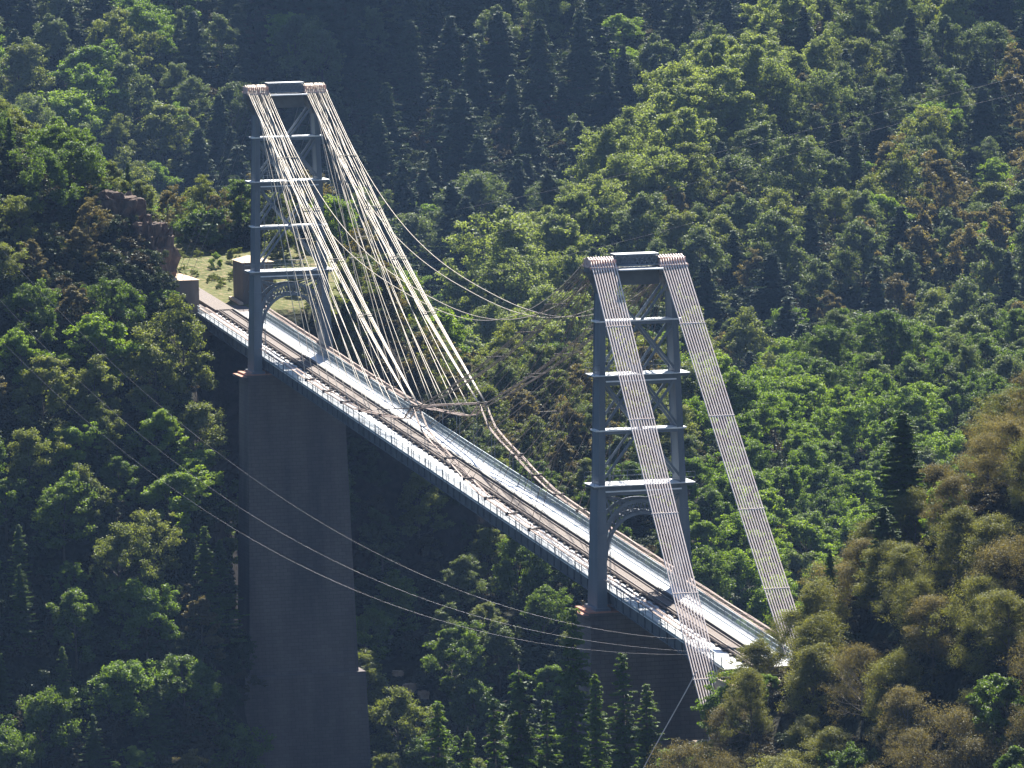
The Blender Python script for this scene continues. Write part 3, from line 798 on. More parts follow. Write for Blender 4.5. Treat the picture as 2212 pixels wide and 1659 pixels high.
def proto_broad(seed, H, Rc, nl, leaf, lobes=34, base=0.1, mat='leaf_green', bark='bark', trunk_r=0.17, open_=0.0, cr=(0.085, 0.17)):
    """a grown tree: leader, limbs, branches, twigs, leaves clustered round the twig ends"""
    rng = np.random.default_rng(seed)
    m = MB(); term = []
    def rot(d, ang):
        a = Vector(tuple(rng.normal(size=3))); a = (a - d * a.dot(d)).normalized()
        return (d * math.cos(ang) + a * math.sin(ang)).normalized()
    def grow(p, d, L, r, lv):
        mid = p + d * L * 0.5 + Vector(tuple(rng.normal(0, 0.05 * L, 3)))
        e = p + d * L + Vector((0, 0, 0.06 * L))
        m.tube([p, mid, e], [r, r * 0.75, r * 0.5], 5 if lv < 2 else 3, False)
        if lv >= 2:
            term.append((e, L)); term.append((mid, L * 0.8)) if rng.random() < 0.6 else None
            return
        if lv == 1: term.append((mid, L * 0.6))
        for k in range(int(rng.integers(3, 5))):
            dd = rot(d, rng.uniform(0.35, 0.95)); dd = (dd + Vector((0, 0, 0.22))).normalized()
            st = p.lerp(e, rng.uniform(0.45, 1.0))
            grow(st, dd, L * rng.uniform(0.48, 0.72), r * 0.5, lv + 1)
    lean = rng.normal(0, 0.035, 2) * H
    nlimb = int(lobes * 0.42)
    tp = lambda t: Vector((lean[0] * t * t, lean[1] * t * t, H * t))
    m.tube([Vector((0, 0, -1.2)), tp(0.15), tp(0.35), tp(0.6), tp(0.88)], [trunk_r * 1.3, trunk_r, trunk_r * 0.8, trunk_r * 0.5, trunk_r * 0.12], 7)
    side = rng.uniform(0, 6.28)
    for i in range(nlimb):
        t = base + (0.86 - base) * (i + rng.random()) / nlimb
        az = i * 2.4 + rng.uniform(-.4, .4)
        f = (t - base) / (0.9 - base)
        prof = (0.62 + 0.5 * math.sin(math.pi * min(1, f * 0.9 + 0.12))) * (1 - 0.55 * f ** 2.2) * (1 + 0.25 * math.cos(az - side)) * rng.uniform(0.72, 1.15)
        el = 0.15 + 0.95 * f + rng.uniform(-.15, .2)
        d = Vector((math.cos(az) * math.cos(el), math.sin(az) * math.cos(el), math.sin(el)))
        grow(tp(t), d, Rc * prof * 0.62, trunk_r * 0.42 * (1 - 0.5 * f), 0)
    Cs, Ns = [], []
    n_t = len(term); per = max(6, int(nl / n_t))
    for (e, L) in term:
        if rng.random() < open_: continue
        n = int(per * rng.uniform(0.5, 1.6)); R = Rc * rng.uniform(*cr)
        dd = unit(n, rng); r = R * rng.uniform(0.1, 1.0, n) ** 0.5
        p = np.array(e) + dd * r[:, None] * np.array([1.15, 1.15, 0.62])
        Cs.append(p); Ns.append(dd * 0.5 + unit(n, rng) * 0.7 + np.array([0, 0, 0.6]))
    C = np.concatenate(Cs); Nn = np.concatenate(Ns)
    V, F = leaf_quads(C, Nn, leaf, 1.25, rng)
    top = C[:, 2].max()
    return np_mesh('crown', V, F, M[mat]), MBmesh(m, 'trunk', M[bark]), float(top), Rc

def MBmesh(m, name, mat):
    me = bpy.data.meshes.new(name); me.from_pydata(m.v, [], m.f)
    me.polygons.foreach_set('use_smooth', [True] * len(me.polygons)); me.materials.append(mat); me.update(); return me

def proto_fir(seed, H, Rb, leaf, mat='needle', dens=1.0, sparse=0.0, step=(0.02, 0.042)):
    rng = np.random.default_rng(seed)
    Cs, Ns, S = [], [], []
    m = MB()
    m.tube([(0, 0, -1), (0, 0, H * .5), (0, 0, H * 0.985)], [H * 0.017, H * 0.011, 0.02], 7)
    z = H * 0.06; blx, bly = rng.normal(0, .02, 2); gx = rng.uniform(0, 6.28)
    while z < H * 0.985:
        f = 1 - z / H
        R = Rb * (f ** 0.72) * (0.78 + 0.45 * rng.random()) + 0.12
        nb = int(rng.integers(9, 14))
        a0 = rng.uniform(0, 6.28)
        for k in range(nb):
            if rng.random() < sparse: continue
            a = a0 + 6.28 * k / nb + rng.uniform(-.25, .25); L = R * rng.uniform(0.45, 1.25) * (1 + 0.18 * math.cos(a - gx)); z_ = z + rng.uniform(-.25, .25)
            n = max(int(70 * dens * L / 1.0), 10)
            t = rng.uniform(0.08, 1, n) ** 0.8
            sw = (1 - t) * 0.32 * L + 0.08
            side = rng.uniform(-1, 1, n) * sw
            droop = -0.30 * L * t + 0.13 * L * t ** 2 * 1.6
            x = math.cos(a) * L * t - math.sin(a) * side; y = math.sin(a) * L * t + math.cos(a) * side
            zz = z_ + droop - np.abs(side) * 0.25 - rng.uniform(0, 0.14, n)
            Cs.append(np.stack([x, y, zz], 1))
            Ns.append(np.stack([rng.normal(0, .4, n) + math.cos(a) * .4, rng.normal(0, .4, n) + math.sin(a) * .4, np.full(n, 0.9)], 1))
            if L > 0.8:
                m.tube([(0, 0, z), (math.cos(a) * L * .9, math.sin(a) * L * .9, z - 0.2 * L)], [0.035, 0.01], 4, False)
        z += H * rng.uniform(*step)
    C = np.concatenate(Cs); Nn = np.concatenate(Ns)
    V, F = leaf_quads(C, Nn, leaf, 2.4, rng)
    return np_mesh('crown', V, F, M[mat]), MBmesh(m, 'trunk', M['bark']), H, Rb

PR = {}
PR['broad'] = [proto_broad(10 + i, R0.uniform(8.5, 11), R0.uniform(4.2, 5.4), 24000, 0.2, lobes=34 + 5 * i, mat='leaf_green') for i in range(6)]
PR['bright'] = [proto_broad(30 + i, R0.uniform(8, 10), R0.uniform(4.0, 5.2), 24000, 0.2, lobes=32 + 5 * i, mat='leaf_bright') for i in range(5)]
PR['olive'] = [proto_broad(50 + i, R0.uniform(8.5, 11), R0.uniform(4.0, 5.0), 24000, 0.19, lobes=40 + 5 * i, mat='leaf_olive', base=0.08) for i in range(5)]
PR['spur'] = [proto_broad(60 + i, R0.uniform(8.5, 11), R0.uniform(4.2, 5.2), 30000, 0.2, lobes=42 + 5 * i, mat='leaf_spur', base=0.06) for i in range(5)]
PR['grey'] = [proto_broad(70 + i, R0.uniform(8, 10.5), R0.uniform(3.8, 4.9), 20000, 0.2, lobes=36 + 5 * i, mat='leaf_grey') for i in range(5)]
PR['brown'] = [proto_broad(90 + i, R0.uniform(6.5, 9), R0.uniform(3.8, 5.0), 42000, 0.085, lobes=50 + 7 * i, mat='leaf_brown', base=0.08, trunk_r=0.13, cr=(0.1, 0.26), open_=0.15 + 0.14 * (i % 3), bark='bark_pale' if i % 2 else 'bark') for i in range(6)]
PR['browntall'] = [proto_broad(110 + i, R0.uniform(9, 12), R0.uniform(3.0, 3.8), 18000, 0.18, lobes=40, mat='leaf_brown', base=0.08) for i in range(3)]
PR['scrubolive'] = [proto_broad(130 + i, R0.uniform(6.5, 9), R0.uniform(3.8, 4.8), 42000, 0.09, lobes=52, mat='leaf_tan', base=0.06, trunk_r=0.13, open_=0.15, cr=(0.1, 0.25)) for i in range(4)]
M['leaf_under'] = foliage('leaf_undergrowth_shade', [(0.016, 0.024, 0.01), (0.028, 0.04, 0.014), (0.045, 0.058, 0.02)], 0.3, (1.8, 1.8, 0.7))  # leaves darkened here and below to imitate shade between the trees
M['leaf_under_brown'] = foliage('leaf_undergrowth_brown_shade', [(0.028, 0.022, 0.012), (0.045, 0.036, 0.018), (0.07, 0.056, 0.028)], 0.3, (1.8, 1.7, 0.8))
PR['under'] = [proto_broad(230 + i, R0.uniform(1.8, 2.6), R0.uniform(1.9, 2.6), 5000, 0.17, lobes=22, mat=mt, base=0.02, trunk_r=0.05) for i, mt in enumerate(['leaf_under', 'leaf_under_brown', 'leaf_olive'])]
PR['fir'] = [proto_fir(150 + i, R0.uniform(13, 17), R0.uniform(2.8, 3.6), 0.11, 'needle', 2.3, 0.12) for i in range(4)]
PR['firtall'] = [proto_fir(160 + i, 27 + 2 * i, 3.9 + 0.3 * i, 0.14, 'needle', 0.62, 0.14, (0.011, 0.023)) for i in range(4)]
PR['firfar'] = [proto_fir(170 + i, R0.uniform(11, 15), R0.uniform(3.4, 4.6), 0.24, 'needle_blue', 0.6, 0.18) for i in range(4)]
PR['shrub'] = [proto_broad(190 + i, R0.uniform(1.8, 2.6), R0.uniform(1.9, 2.6), 6000, 0.16, lobes=22, mat=mt, base=0.02, trunk_r=0.05) for i, mt in enumerate(['leaf_green', 'leaf_olive', 'leaf_bright', 'leaf_grey'])]

COUNT = {}
def plant(name, kind, x, y, label, cat, group=None, sc=1.0, z=None, idx=None, sz=None):
    L = PR[kind]; i = R0.randrange(len(L)) if idx is None else idx
    cm, tm, H, Rc = L[i]
    T = empty(name, (x, y, ground(x, y) if z is None else z), R0.uniform(0, 6.28))
    s = sc; T.scale = (s * R0.uniform(0.9, 1.12), s * R0.uniform(0.9, 1.12), s * (sz or R0.uniform(0.9, 1.12)))
    tag(T, label, cat, group)
    for nm, me in (('crown', cm), ('trunk', tm)):
        o = bpy.data.objects.new(nm, me); link(o); o.parent = T
    COUNT[name] = COUNT.get(name, 0) + 1
    return T

placed = []
def free(x, y, r):
    for a, b_, c_ in placed:
        if (a - x) ** 2 + (b_ - y) ** 2 < ((r + c_) * 0.5) ** 2: return False
    return True

TS = np.linspace(0.55, 0.997, 160)
def visible(x, y, z):
    px = CAM.x + (x - CAM.x) * TS; py = CAM.y + (y - CAM.y) * TS; pz = CAM.z + (z - CAM.z) * TS
    dx, dy = px - CAM.x, py - CAM.y
    return bool(np.all(pz > terrain(dx * CY - dy * SY, dx * SY + dy * CY) - 0.2))

def near_bridge(x, y, top):
    """keep the structure itself clear"""
    if (x > 3.9 and y < -31) or y < -43.5: return False
    if -8.5 < x < 8.5 and -46 < y < 162: return top > dk(y) - 2.2 or abs(y) < 7 or abs(y - 156) < 7
    if -9.5 < x < 9.5 and 160 < y < 212: return True
    return False

# --- individual trees one can point to (view position of the foot of the tree, kind, size, label)
special = [
 (1790, 1330, 'fir', 0.5, 'fir_tree', 'small dark fir poking out of brown scrub right of the near tower', 'fir tree'),
 (1550, 1380, 'bright', 0.5, 'bright_tree', 'bright green tree leaning over the right railing past the near tower', 'broadleaf tree'),
 (1835, 1760, 'broad', 0.55, 'leafy_tree', 'dark green round tree at the bottom among brown scrub', 'broadleaf tree'),
]
def foot(s, t, wlo=0, whi=9999):
    x, y, z = ray_ground(s, t); return x, y
for s, t, kd, sc, nm, lb, ct in special:
    if s > 1500 or t > 1600:
        # stand it on the near bank
        best = None
        for w in np.arange(548, 640, 2.0):
            u = (s - 1106) / F_PX * w
            x, y = xy(u, w); g_ = ground(x, y); vs, vt = view(x, y, g_)
            if best is None or abs(vt - t) < best[0]: best = (abs(vt - t), x, y)
        x, y = best[1], best[2]
    else: x, y = foot(s, t)
    plant(nm, kd, x, y, lb, ct, None, sc); placed.append((x, y, 3.0))

for px, py, sc, kd, lb in [(5.6, -35.5, .5, 'bright', 'small leafy tree overhanging the right railing at the near end of the deck'),
                           (4.6, -41, .62, 'scrubolive', 'olive tree covering the near right corner of the deck'),
                           (1.6, -47, .66, 'scrubolive', 'olive tree in front of the near end of the track'),
                           (6.5, -45, .75, 'brown', 'brown tree at the near end of the deck, below the right cable bundle')]:
    plant('scrub_oak' if kd != 'bright' else 'bright_tree', kd, px, py, lb, 'scrub tree' if kd != 'bright' else 'broadleaf tree', None, sc); placed.append((px, py, 2.2))
# conifers at the bottom centre, in front of the near pier: (view x of trunk, view y of tip, distance, label)
firs = [(1235, 1292, 628, 'tallest fir in front of the near pier, directly left of its shaded face'),
        (1345, 1400, 622, 'fir in front of the near pier, right of the tallest one'),
        (1120, 1420, 630, 'slender fir left of the tallest fir at the bottom centre'),
        (1065, 1495, 618, 'dark narrow fir near the bottom centre left of the fir cluster'),
        (1285, 1440, 612, 'broad fir between the two firs in front of the near pier'),
        (1395, 1470, 616, 'rightmost fir of the cluster under the near end of the deck'),
        (945, 1500, 642, 'fir at the bottom right of the far pier base'),
        (1180, 1500, 606, 'low fir at the foot of the tallest fir'),
        (1010, 1560, 612, 'small dark fir at the bottom edge left of the fir cluster')]
for s, t, w, lb in firs:
    d = fw + r2 * ((s - 1106) / F_PX) + u2 * ((829.5 - t) / F_PX); k = w / (d.x * SY + d.y * CY)
    P = CAM + d * k; g_ = ground(P.x, P.y)
    h = P.z - g_
    i = R0.randrange(4); Hh = PR['firtall'][i][2]
    f = h / Hh
    T = plant('fir_tree', 'firtall', P.x, P.y, lb, 'fir tree', 'firs in front of the near pier', 1.0, None, i, 1.0)
    wd = max(f, 0.75) * R0.uniform(0.9, 1.15); T.scale = (wd, wd, f); placed.append((P.x, P.y, 4.0))

for s, t, hh, kd, nm, lb in [(1448, 1570, 6.0, 'bright', 'bright_tree', 'yellow green leafy tree at the bottom edge beside the guy wire'),
                             (1520, 1590, 5.0, 'bright', 'bright_tree', 'second yellow green tree at the bottom edge, right of the guy wire tree'),
                             (1668, 1450, 3.6, 'bright', 'bright_tree', 'small vivid green tree amid olive scrub at lower right'),
                             (2160, 930, 8.0, 'bright', 'leafy_tree', 'large deep green tree at the right edge above the brown scrub'),
                             (2175, 1450, 7.0, 'broad', 'leafy_tree', 'deep green tree in the lower right corner'),
                             (2035, 1035, 6.0, 'bright', 'bright_tree', 'fresh green tree on top of the brown ridge at the right'),
                             (1590, 1375, 4.5, 'bright', 'bright_tree', 'light green tree growing against the near end of the deck')]:
    best = None
    for w in np.arange(556, 626, 1.5):
        d = fw + r2 * ((s - 1106) / F_PX) + u2 * ((829.5 - t) / F_PX); P = CAM + d * (float(w) / (d.x * SY + d.y * CY))
        h = P.z - ground(P.x, P.y)
        if best is None or abs(h - hh) < best[0]: best = (abs(h - hh), P.copy(), h)
    P, h = best[1], min(best[2], hh * 1.35)
    i = R0.randrange(4); f = h / PR[kd][i][2]
    T = plant(nm, kd, P.x, P.y, lb, 'broadleaf tree', None, 1.0, None, i, 1.0); T.scale = (f, f, f); placed.append((P.x, P.y, 3.0))
for s, t, w, wf_, lb in [(1950, 885, 613, 1.1, 'lone dark fir standing above the brown scrub at the right'), (1908, 1092, 604, 1.0, 'smaller dark fir directly below the lone dark fir at the right')]:
    d = fw + r2 * ((s - 1106) / F_PX) + u2 * ((829.5 - t) / F_PX); P = CAM + d * (w / (d.x * SY + d.y * CY))
    T = plant('fir_tree', 'fir', P.x, P.y, lb, 'fir tree', None, 1.0, None, 1, 1.0)
    f = (P.z - ground(P.x, P.y)) / PR['fir'][1][2]; T.scale = (max(f, .7) * wf_ * 1.3, max(f, .7) * wf_ * 1.3, f); placed.append((P.x, P.y, 0.4))
GR = {
 'nearbrown': ('scrub_oak', 'bushy brown leaved tree on the near slope at lower right', 'scrub tree', 'brown scrub trees on the near slope'),
 'nearolive': ('scrub_oak', 'bushy olive green tree on the near slope at lower right', 'scrub tree', 'olive scrub trees on the near slope'),
 'nearlow': ('leafy_tree', 'leafy tree at the bottom centre among the firs', 'broadleaf tree', 'leafy trees around the bottom centre firs'),
 'leftgreen': ('leafy_tree', 'dark green leafy tree on the shaded slope left of the far pier', 'broadleaf tree', 'leafy trees on the left slope'),
 'leftbright': ('bright_tree', 'sunlit yellow green tree on the slope left of the far pier', 'broadleaf tree', 'sunlit trees on the left slope'),
 'leftbrown': ('brown_tree', 'brownish tree on the shaded slope left of the far pier', 'broadleaf tree', 'brownish trees on the left slope'),
 'leftfir': ('fir_tree', 'dark fir on the shaded slope left of the far pier', 'fir tree', 'firs on the left slope'),
 'midgreen': ('leafy_tree', 'grey green leafy tree under the deck between the two piers', 'broadleaf tree', 'leafy trees between the piers'),
 'midfir': ('fir_tree', 'dark fir under the deck between the two piers', 'fir tree', 'firs between the piers'),
 'midbrown': ('brown_tree', 'rusty brown tree on the slope behind the deck', 'broadleaf tree', 'rusty trees behind the deck'),
 'valbright': ('bright_tree', 'bright green tree in the sunlit wood right of the near tower', 'broadleaf tree', 'bright trees right of the near tower'),
 'valgreen': ('leafy_tree', 'green tree in the wood right of the near tower', 'broadleaf tree', 'green trees right of the near tower'),
 'spurolive': ('olive_tree', 'olive green tree on the sunlit spur above the near tower', 'broadleaf tree', 'olive trees on the sunlit spur'),
 'spurgrey': ('grey_tree', 'hazy grey green tree on the slope right of the sunlit spur', 'broadleaf tree', 'grey green trees right of the spur'),
 'spurfir': ('fir_tree', 'hazy dark fir on the spur above the near tower', 'fir tree', 'firs on the spur'),
 'spurbrown': ('brown_tree', 'hazy brownish tree on the spur above the near tower', 'broadleaf tree', 'brownish trees on the spur'),
 'spurbright': ('bright_tree', 'hazy bright green tree on the far slope at upper right', 'broadleaf tree', 'bright trees on the far slope'),
 'farfir': ('fir_tree', 'blue hazy fir on the shaded slope behind the far tower', 'fir tree', 'firs on the far shaded slope'),
 'fargrey': ('grey_tree', 'blue hazy leafy tree on the shaded slope behind the far tower', 'broadleaf tree', 'hazy trees on the far shaded slope'),
 'farlit': ('bright_tree', 'hazy sunlit green tree on the upper left slope', 'broadleaf tree', 'sunlit trees on the upper left slope'),
 'farlitolive': ('olive_tree', 'hazy yellow green tree on the upper left slope', 'broadleaf tree', 'yellow green trees on the upper left slope'),
}
def pick(*opts):
    r = R0.random() * sum(o[0] for o in opts)
    for o in opts:
        r -= o[0]
        if r <= 0: return o[1:]
    return opts[-1][1:]

def choose(s, t, u, w):
    if w < 660:
        if s > 1480 or (s > 1380 and t > 1560):
            if s < 1790: return pick((2, 'nearbrown', 'brown', .78), (5, 'nearolive', 'scrubolive', .78), (1, 'nearlow', 'bright', .5))
            return pick((4, 'nearbrown', 'brown', .78), (3.6, 'nearolive', 'scrubolive', .78), (0.5, 'nearlow', 'broad', .6))
        return pick((3, 'nearlow', 'grey', .62), (3, 'nearlow', 'broad', .62), (1.2, 'nearlow', 'bright', .5))
    if w < 880 and u < -27 and s < 545:
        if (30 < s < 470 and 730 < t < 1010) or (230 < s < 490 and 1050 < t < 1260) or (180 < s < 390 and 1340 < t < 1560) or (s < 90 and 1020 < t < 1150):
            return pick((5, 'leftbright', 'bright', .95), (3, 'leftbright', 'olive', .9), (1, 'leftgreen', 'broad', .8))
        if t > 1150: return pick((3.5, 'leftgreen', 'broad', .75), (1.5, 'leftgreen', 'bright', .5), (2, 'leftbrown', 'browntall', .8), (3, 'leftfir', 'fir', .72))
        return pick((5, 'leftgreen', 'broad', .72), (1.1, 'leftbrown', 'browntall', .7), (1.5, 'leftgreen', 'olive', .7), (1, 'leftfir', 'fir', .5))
    if w < 905 and s < 1480:
        if t > 1000: return pick((3, 'midgreen', 'grey', .72), (2, 'midgreen', 'olive', .72), (2, 'midgreen', 'broad', .72), (1, 'midfir', 'fir', .6), (2, 'midgreen', 'bright', .65))
        return pick((3, 'midbrown', 'browntall', .75), (3, 'midgreen', 'olive', .7), (2, 'midgreen', 'grey', .7))
    if w < 1035:
        if s < 1400: return pick((3, 'midbrown', 'browntall', .85), (3, 'midgreen', 'olive', .8), (1.5, 'midgreen', 'broad', .8))
        if s < 2060 and t > 780: return pick((5, 'valbright', 'bright', .8), (2, 'valgreen', 'broad', .8), (1, 'valgreen', 'grey', .75))
        return pick((3, 'valgreen', 'grey', .8), (3, 'valgreen', 'broad', .8), (1, 'valbright', 'bright', .6))
    us = float(np.interp(w, [1050, 1150, 1230, 1400, 1600], [-24, -4, 16, 64, 125]))
    if w < 1310 or s > 1350:
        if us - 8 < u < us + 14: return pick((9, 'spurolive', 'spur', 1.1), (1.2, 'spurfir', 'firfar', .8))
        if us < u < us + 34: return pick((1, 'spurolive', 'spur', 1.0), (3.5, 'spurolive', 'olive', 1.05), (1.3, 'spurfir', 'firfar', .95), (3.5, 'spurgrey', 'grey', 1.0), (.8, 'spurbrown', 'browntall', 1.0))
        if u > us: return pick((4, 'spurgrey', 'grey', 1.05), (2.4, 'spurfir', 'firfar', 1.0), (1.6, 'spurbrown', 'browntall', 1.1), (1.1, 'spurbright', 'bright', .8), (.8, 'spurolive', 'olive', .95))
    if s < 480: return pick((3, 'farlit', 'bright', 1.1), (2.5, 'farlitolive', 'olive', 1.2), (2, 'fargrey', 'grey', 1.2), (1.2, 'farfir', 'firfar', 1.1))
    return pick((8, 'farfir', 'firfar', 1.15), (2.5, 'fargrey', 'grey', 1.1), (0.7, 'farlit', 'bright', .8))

# zones: (u range, w range, spacing, tries)
zones = [((5, 62), (545, 628), 4.3, 3000), ((-16, 22), (590, 650), 4.4, 1200),
         ((-72, -28), (742, 880), 5.0, 4500), ((-42, 62), (792, 925), 5.2, 5000),
         ((15, 85), (925, 1015), 6.8, 3500), ((-75, -20), (890, 960), 6, 800),
         ((-30, 110), (1050, 1300), 8.0, 9000), ((20, 130), (1300, 1520), 8.8, 6000), ((-125, 60), (1300, 1560), 8.8, 9000)]
for (ua, ub), (wa, wb), sp, tries in zones:
    for _ in range(tries):
        w = R0.uniform(wa, wb); u = R0.uniform(ua, ub)
        x, y = xy(u, w); z = ground(x, y)
        s0, t0 = view(x, y, z); s1, t1 = view(x, y, z + 8)
        if s0 < -70 or s0 > 2290 or t1 > 1700 or t0 < -40: continue
        spp = sp * R0.uniform(0.85, 1.15)
        if not free(x, y, spp): continue
        # the open grassy ledge behind the far abutment
        if -46 < u < -20 and 842 < w < 902: continue
        if -36 < u < -28.5 and 800 < w < 846 : continue
        if abs(z + 74) < 3: continue
        if -51 < u < -41.5 and 828 < w < 856: continue
        if 498 < s0 < 800 and w < 812: continue
        if 330 < s0 < 475 and w < 852 and t1 < 705 and t0 > 560: continue
        if 820 < s0 < 945 and 1430 < t0 < 1580 and w < 860: continue
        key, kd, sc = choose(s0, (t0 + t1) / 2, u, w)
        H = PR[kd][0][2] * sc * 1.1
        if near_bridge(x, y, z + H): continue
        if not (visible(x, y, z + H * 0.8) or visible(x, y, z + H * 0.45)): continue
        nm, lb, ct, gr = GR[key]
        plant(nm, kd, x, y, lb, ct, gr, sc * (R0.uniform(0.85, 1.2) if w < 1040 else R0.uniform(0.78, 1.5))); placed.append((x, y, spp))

# shrubs on the ledge
shr = [(445, 545, 1.9, 0, 'round olive green bush on the grassy ledge behind the arched anchor block'),
       (400, 490, 1.4, 3, 'dark bush at the back of the grassy ledge, near the rock'),
       (500, 490, 1.6, 2, 'light green bush at the back of the grassy ledge beside the far tower leg'),
       (535, 520, 1.3, 0, 'bush directly behind the far tower leg'),
       (600, 560, 1.2, 1, 'yellowish bush right of the far tower leg above the deck'),
       (470, 578, 0.55, 2, 'small green bush in the grass between the two anchor blocks'),
       (500, 568, 0.6, 1, 'low dry bush in the grass close to the right anchor block'),
       (640, 640, 1.0, 1, 'yellow green bush under the far portal arch'),
       (345, 690, 1.2, 0, 'dark bush hanging below the arched anchor block'),
       (497, 1105, 1.2, 0, 'topmost dark bush clinging to the cliff beside the left edge of the far pier'),
       (496, 1165, 1.3, 3, 'middle bush clinging to the cliff beside the left edge of the far pier'),
       (497, 1235, 1.3, 0, 'lowest bush clinging to the cliff beside the left edge of the far pier'),
       (738, 712, 1.3, 1, 'yellow olive bush behind the far tower cables, just right of the tower foot'),
       (765, 752, 1.1, 1, 'lower yellow olive bush behind the far tower cables'),
       (905, 805, 1.5, 1, 'olive bush behind the cable fan near midspan')]
for s, t, sc, i, lb in shr:
    x, y, z = ray_ground(s, t); plant('bush', 'shrub', x, y, lb, 'bush', 'bushes on the ledge at the far end of the bridge', sc, z, i)
# larger trees behind the far tower fan
for s, w, sc, kd, lb in [(945, 905, 1.15, 'bright', 'big round deep green tree behind the cables of the far tower'),
                      (860, 912, 1.0, 'bright', 'round green tree left of the big one behind the far tower cables'),
                      (740, 900, 0.8, 'bright', 'light green tree seen between the cables of the far tower'),
                      (1145, 1330, 1.3, 'bright', 'isolated bright round tree in the shaded slope between the towers')]:
    x, y = xy((s - 1106) / F_PX * w, w); plant('leafy_tree', kd, x, y, lb, 'broadleaf tree', None, sc)

# --- undergrowth: bushes nobody could count between the trees
def scatter(name, pts, rots, scs, mesh, mat_label):
    me = bpy.data.meshes.new(name + '_points'); me.from_pydata([tuple(p) for p in pts], [], [])
    a = me.attributes.new('rot', 'FLOAT_VECTOR', 'POINT'); a.data.foreach_set('vector', np.array(rots, dtype=np.float32).ravel())
    a = me.attributes.new('scl', 'FLOAT', 'POINT'); a.data.foreach_set('value', np.array(scs, dtype=np.float32))
    o = link(bpy.data.objects.new(name, me))
    g = bpy.data.node_groups.new(name, 'GeometryNodeTree')
    g.interface.new_socket('Geometry', in_out='INPUT', socket_type='NodeSocketGeometry'); g.interface.new_socket('Geometry', in_out='OUTPUT', socket_type='NodeSocketGeometry')
    gi = g.nodes.new('NodeGroupInput'); go = g.nodes.new('NodeGroupOutput')
    ip = g.nodes.new('GeometryNodeInstanceOnPoints'); oi = g.nodes.new('GeometryNodeObjectInfo'); oi.inputs[0].default_value = mesh
    oi.transform_space = 'ORIGINAL'
    oi.inputs['As Instance'].default_value = True
    r = g.nodes.new('GeometryNodeInputNamedAttribute'); r.data_type = 'FLOAT_VECTOR'; r.inputs[0].default_value = 'rot'
    s = g.nodes.new('GeometryNodeInputNamedAttribute'); s.data_type = 'FLOAT'; s.inputs[0].default_value = 'scl'
    g.links.new(gi.outputs[0], ip.inputs['Points']); g.links.new(oi.outputs['Geometry'], ip.inputs['Instance'])
    g.links.new(r.outputs[0], ip.inputs['Rotation']); g.links.new(s.outputs[0], ip.inputs['Scale']); g.links.new(ip.outputs[0], go.inputs[0])
    md = o.modifiers.new('scatter', 'NODES'); md.node_group = g
    tag(o, mat_label, 'undergrowth', kind='stuff')
UG = {0: [], 1: [], 2: [], 3: []}
for (ua, ub), (wa, wb), nn in [((5, 62), (545, 628), 900), ((-16, 22), (590, 655), 500), ((-72, -28), (735, 880), 1500), ((-44, 62), (790, 925), 1800),
                               ((15, 85), (900, 1020), 900), ((-30, 110), (1050, 1300), 2500), ((20, 130), (1300, 1520), 1500), ((-125, 60), (1300, 1560), 3000)]:
    for _ in range(nn):
        w = R0.uniform(wa, wb); u = R0.uniform(ua, ub); x, y = xy(u, w); z = ground(x, y)
        s0, t0 = view(x, y, z)
        if s0 < -60 or s0 > 2280 or t0 > 1730 or t0 < -80: continue
        if -46 < u < -20 and 842 < w < 902 and R0.random() > 0.6: continue
        if 516 < s0 < 800 and w < 812: continue
        if near_bridge(x, y, z + 2.5) or abs(z + 74) < 2 or not visible(x, y, z + 1.5): continue
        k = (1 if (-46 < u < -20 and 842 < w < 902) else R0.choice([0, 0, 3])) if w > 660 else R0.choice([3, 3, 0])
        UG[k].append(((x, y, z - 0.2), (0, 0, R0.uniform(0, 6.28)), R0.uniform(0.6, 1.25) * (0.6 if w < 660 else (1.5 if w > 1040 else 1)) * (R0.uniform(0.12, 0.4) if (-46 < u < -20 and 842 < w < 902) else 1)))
_bush = {}
for k, i, (u_, w_), lb in ((0, 0, (-40.5, 812), 'dark green bush low on the shaded slope left of the far pier'), (3, 1, (-46, 800), 'dark brownish bush low on the shaded slope at the left'),
                         (1, 2, (-30, 893), 'dry olive bush at the back of the grassy ledge behind the far tower')):
    x, y = xy(u_, w_); _bush[k] = plant('bush', 'under', x, y, lb, 'bush', None, 1.0, None, i).children[0]
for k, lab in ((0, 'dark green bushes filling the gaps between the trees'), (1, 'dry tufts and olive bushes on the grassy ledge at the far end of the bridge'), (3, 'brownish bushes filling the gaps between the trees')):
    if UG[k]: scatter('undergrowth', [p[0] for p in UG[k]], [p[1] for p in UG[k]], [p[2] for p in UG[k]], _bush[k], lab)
# --- rocks
def rock(name, x, y, z, sx, sy, sz, mat, label, seed, group=None):
    rng = np.random.default_rng(seed)
    import bmesh
    bm = bmesh.new(); bmesh.ops.create_icosphere(bm, subdivisions=5, radius=1)
    ph = rng.uniform(0, 6.28, 12); dr = unit(12, rng)
    for v in bm.verts:
        p = np.array(v.co); k = 1.0
        for i in range(12):
            k += 0.13 * (0.9 ** i) * math.sin((2.2 + i * 1.6) * float(p @ dr[i]) * 2 + ph[i])
        q = p * k
        q = np.where(np.abs(q) > 0.78, np.sign(q) * (0.78 + (np.abs(q) - 0.78) * 0.35), q)
        q[2] = round(q[2] * 5) / 5 * 0.45 + q[2] * 0.55
        v.co = (q[0] * sx, q[1] * sy, q[2] * sz)
    me = bpy.data.meshes.new(name); bm.to_mesh(me); bm.free(); me.materials.append(mat)
    o = bpy.data.objects.new(name, me); link(o); o.location = (x, y, z); o.rotation_euler = (0, 0, rng.uniform(0, 6))
    tag(o, label, 'rock', group); return o
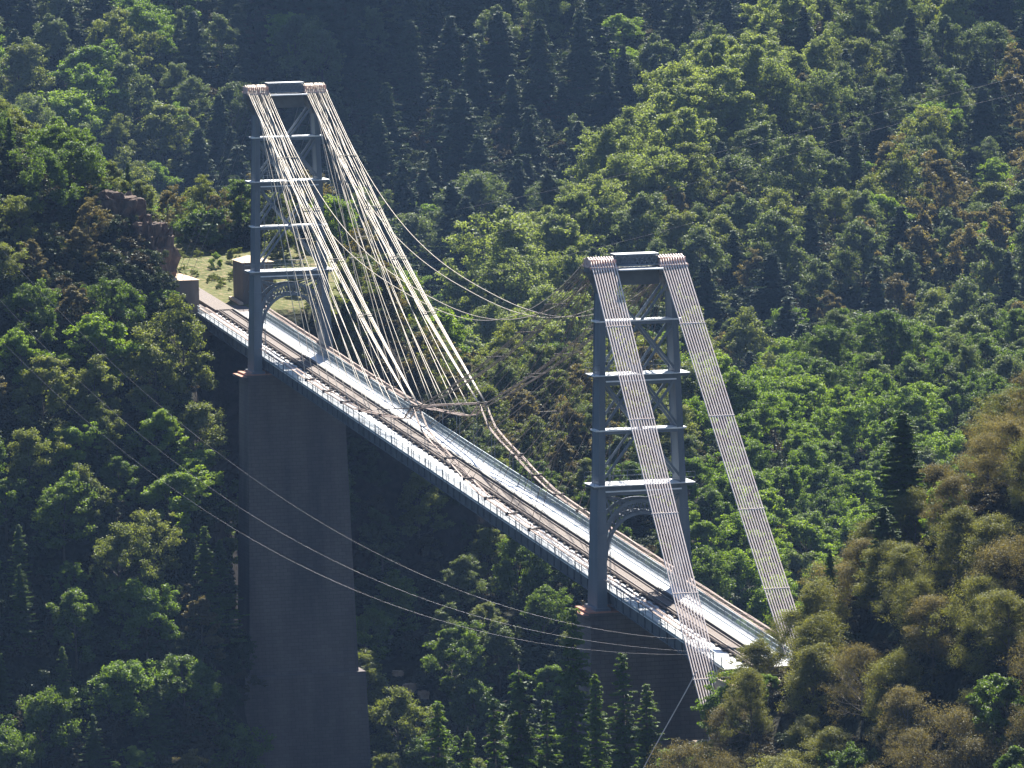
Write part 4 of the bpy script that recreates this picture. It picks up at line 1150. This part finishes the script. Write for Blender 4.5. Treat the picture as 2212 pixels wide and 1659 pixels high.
x, y = xy(-45.0, 846); rock('rock_outcrop', x, y, 18.5, 3.6, 4, 7.5, M['rock'], 'dark reddish crag above the arched anchor block', 3)
x, y = xy(-48.2, 848); rock('rock_outcrop', x, y, 23.5, 3.0, 4, 5.0, M['rock'], 'upper reddish crag with a sunlit top at the left', 4)
for i, (s, t, k) in enumerate([(860, 1462, .6), (885, 1490, .85), (915, 1510, .8), (868, 1530, .7), (905, 1540, 0.6), (580, 545, 0.7)]):
    x, y, z = ray_ground(s, t)
    rock('boulder', x, y, z + 0.2, k * 1.3, k, k * 0.7, M['rock_pale'], ['topmost pale boulder on the bare patch right of the far pier base', 'second pale boulder on the bare patch right of the far pier base', 'rightmost pale boulder on the bare patch right of the far pier', 'lower left pale boulder on the bare patch right of the far pier', 'lowest pale boulder on the bare patch right of the far pier', 'small pale boulder on the ledge behind the far tower leg'][i], 20 + i, 'pale boulders')

# ------------------------------------------------------------------ light
SUN_EL = math.radians(49); SUN_AZ = math.radians(14.1 + 10)      # azimuth clockwise from +y
wd = bpy.data.worlds.new('World'); scene.world = wd; wd.use_nodes = True
nt = wd.node_tree
bg = nt.nodes['Background']
sky = nt.nodes.new('ShaderNodeTexSky'); sky.sky_type = 'NISHITA'; sky.sun_disc = False
sky.sun_elevation = SUN_EL; sky.sun_rotation = SUN_AZ; sky.altitude = 1400; sky.air_density = 1.0; sky.dust_density = 0.6; sky.ozone_density = 1.6
nt.links.new(sky.outputs[0], bg.inputs[0]); bg.inputs[1].default_value = 0.05
sd = bpy.data.lights.new('sun', 'SUN'); sd.energy = 5.0; sd.angle = math.radians(0.53); sd.color = (1.0, 0.94, 0.84)
so = bpy.data.objects.new('sun', sd); link(so)
sdir = Vector((math.sin(SUN_AZ) * math.cos(SUN_EL), math.cos(SUN_AZ) * math.cos(SUN_EL), math.sin(SUN_EL)))
so.rotation_euler = sdir.to_track_quat('Z', 'Y').to_euler()
so.location = (0, 0, 300)

# ------------------------------------------------------------------ haze
def haze():
    m, nt, out = new_mat('haze_air')
    v = N(nt, 'ShaderNodeVolumePrincipled'); v.inputs['Color'].default_value = (0.36, 0.58, 1.0, 1)
    v.inputs['Density'].default_value = 0.00004; v.inputs['Anisotropy'].default_value = 0.0
    nt.links.new(v.outputs[0], out.inputs['Volume'])
    b = MB(); c = [xy(-2800, -1300), xy(2800, -1300), xy(2800, 6200), xy(-2800, 6200)]
    b.box8([(x, y, -76) for x, y in c] + [(x, y, 620) for x, y in c])
    o = b.build('haze', m); tag(o, 'thin blue haze filling the valley air', 'haze', kind='stuff')
haze()

scene.view_settings.view_transform = 'Standard'; scene.view_settings.look = 'None'
scene.view_settings.exposure = 1.78; scene.view_settings.gamma = 1.0
scene.cycles.max_bounces = 6; scene.cycles.diffuse_bounces = 3; scene.cycles.glossy_bounces = 2
scene.cycles.transmission_bounces = 3; scene.cycles.volume_bounces = 0; scene.cycles.transparent_max_bounces = 8
print('trees', COUNT, 'objects', len(bpy.data.objects))
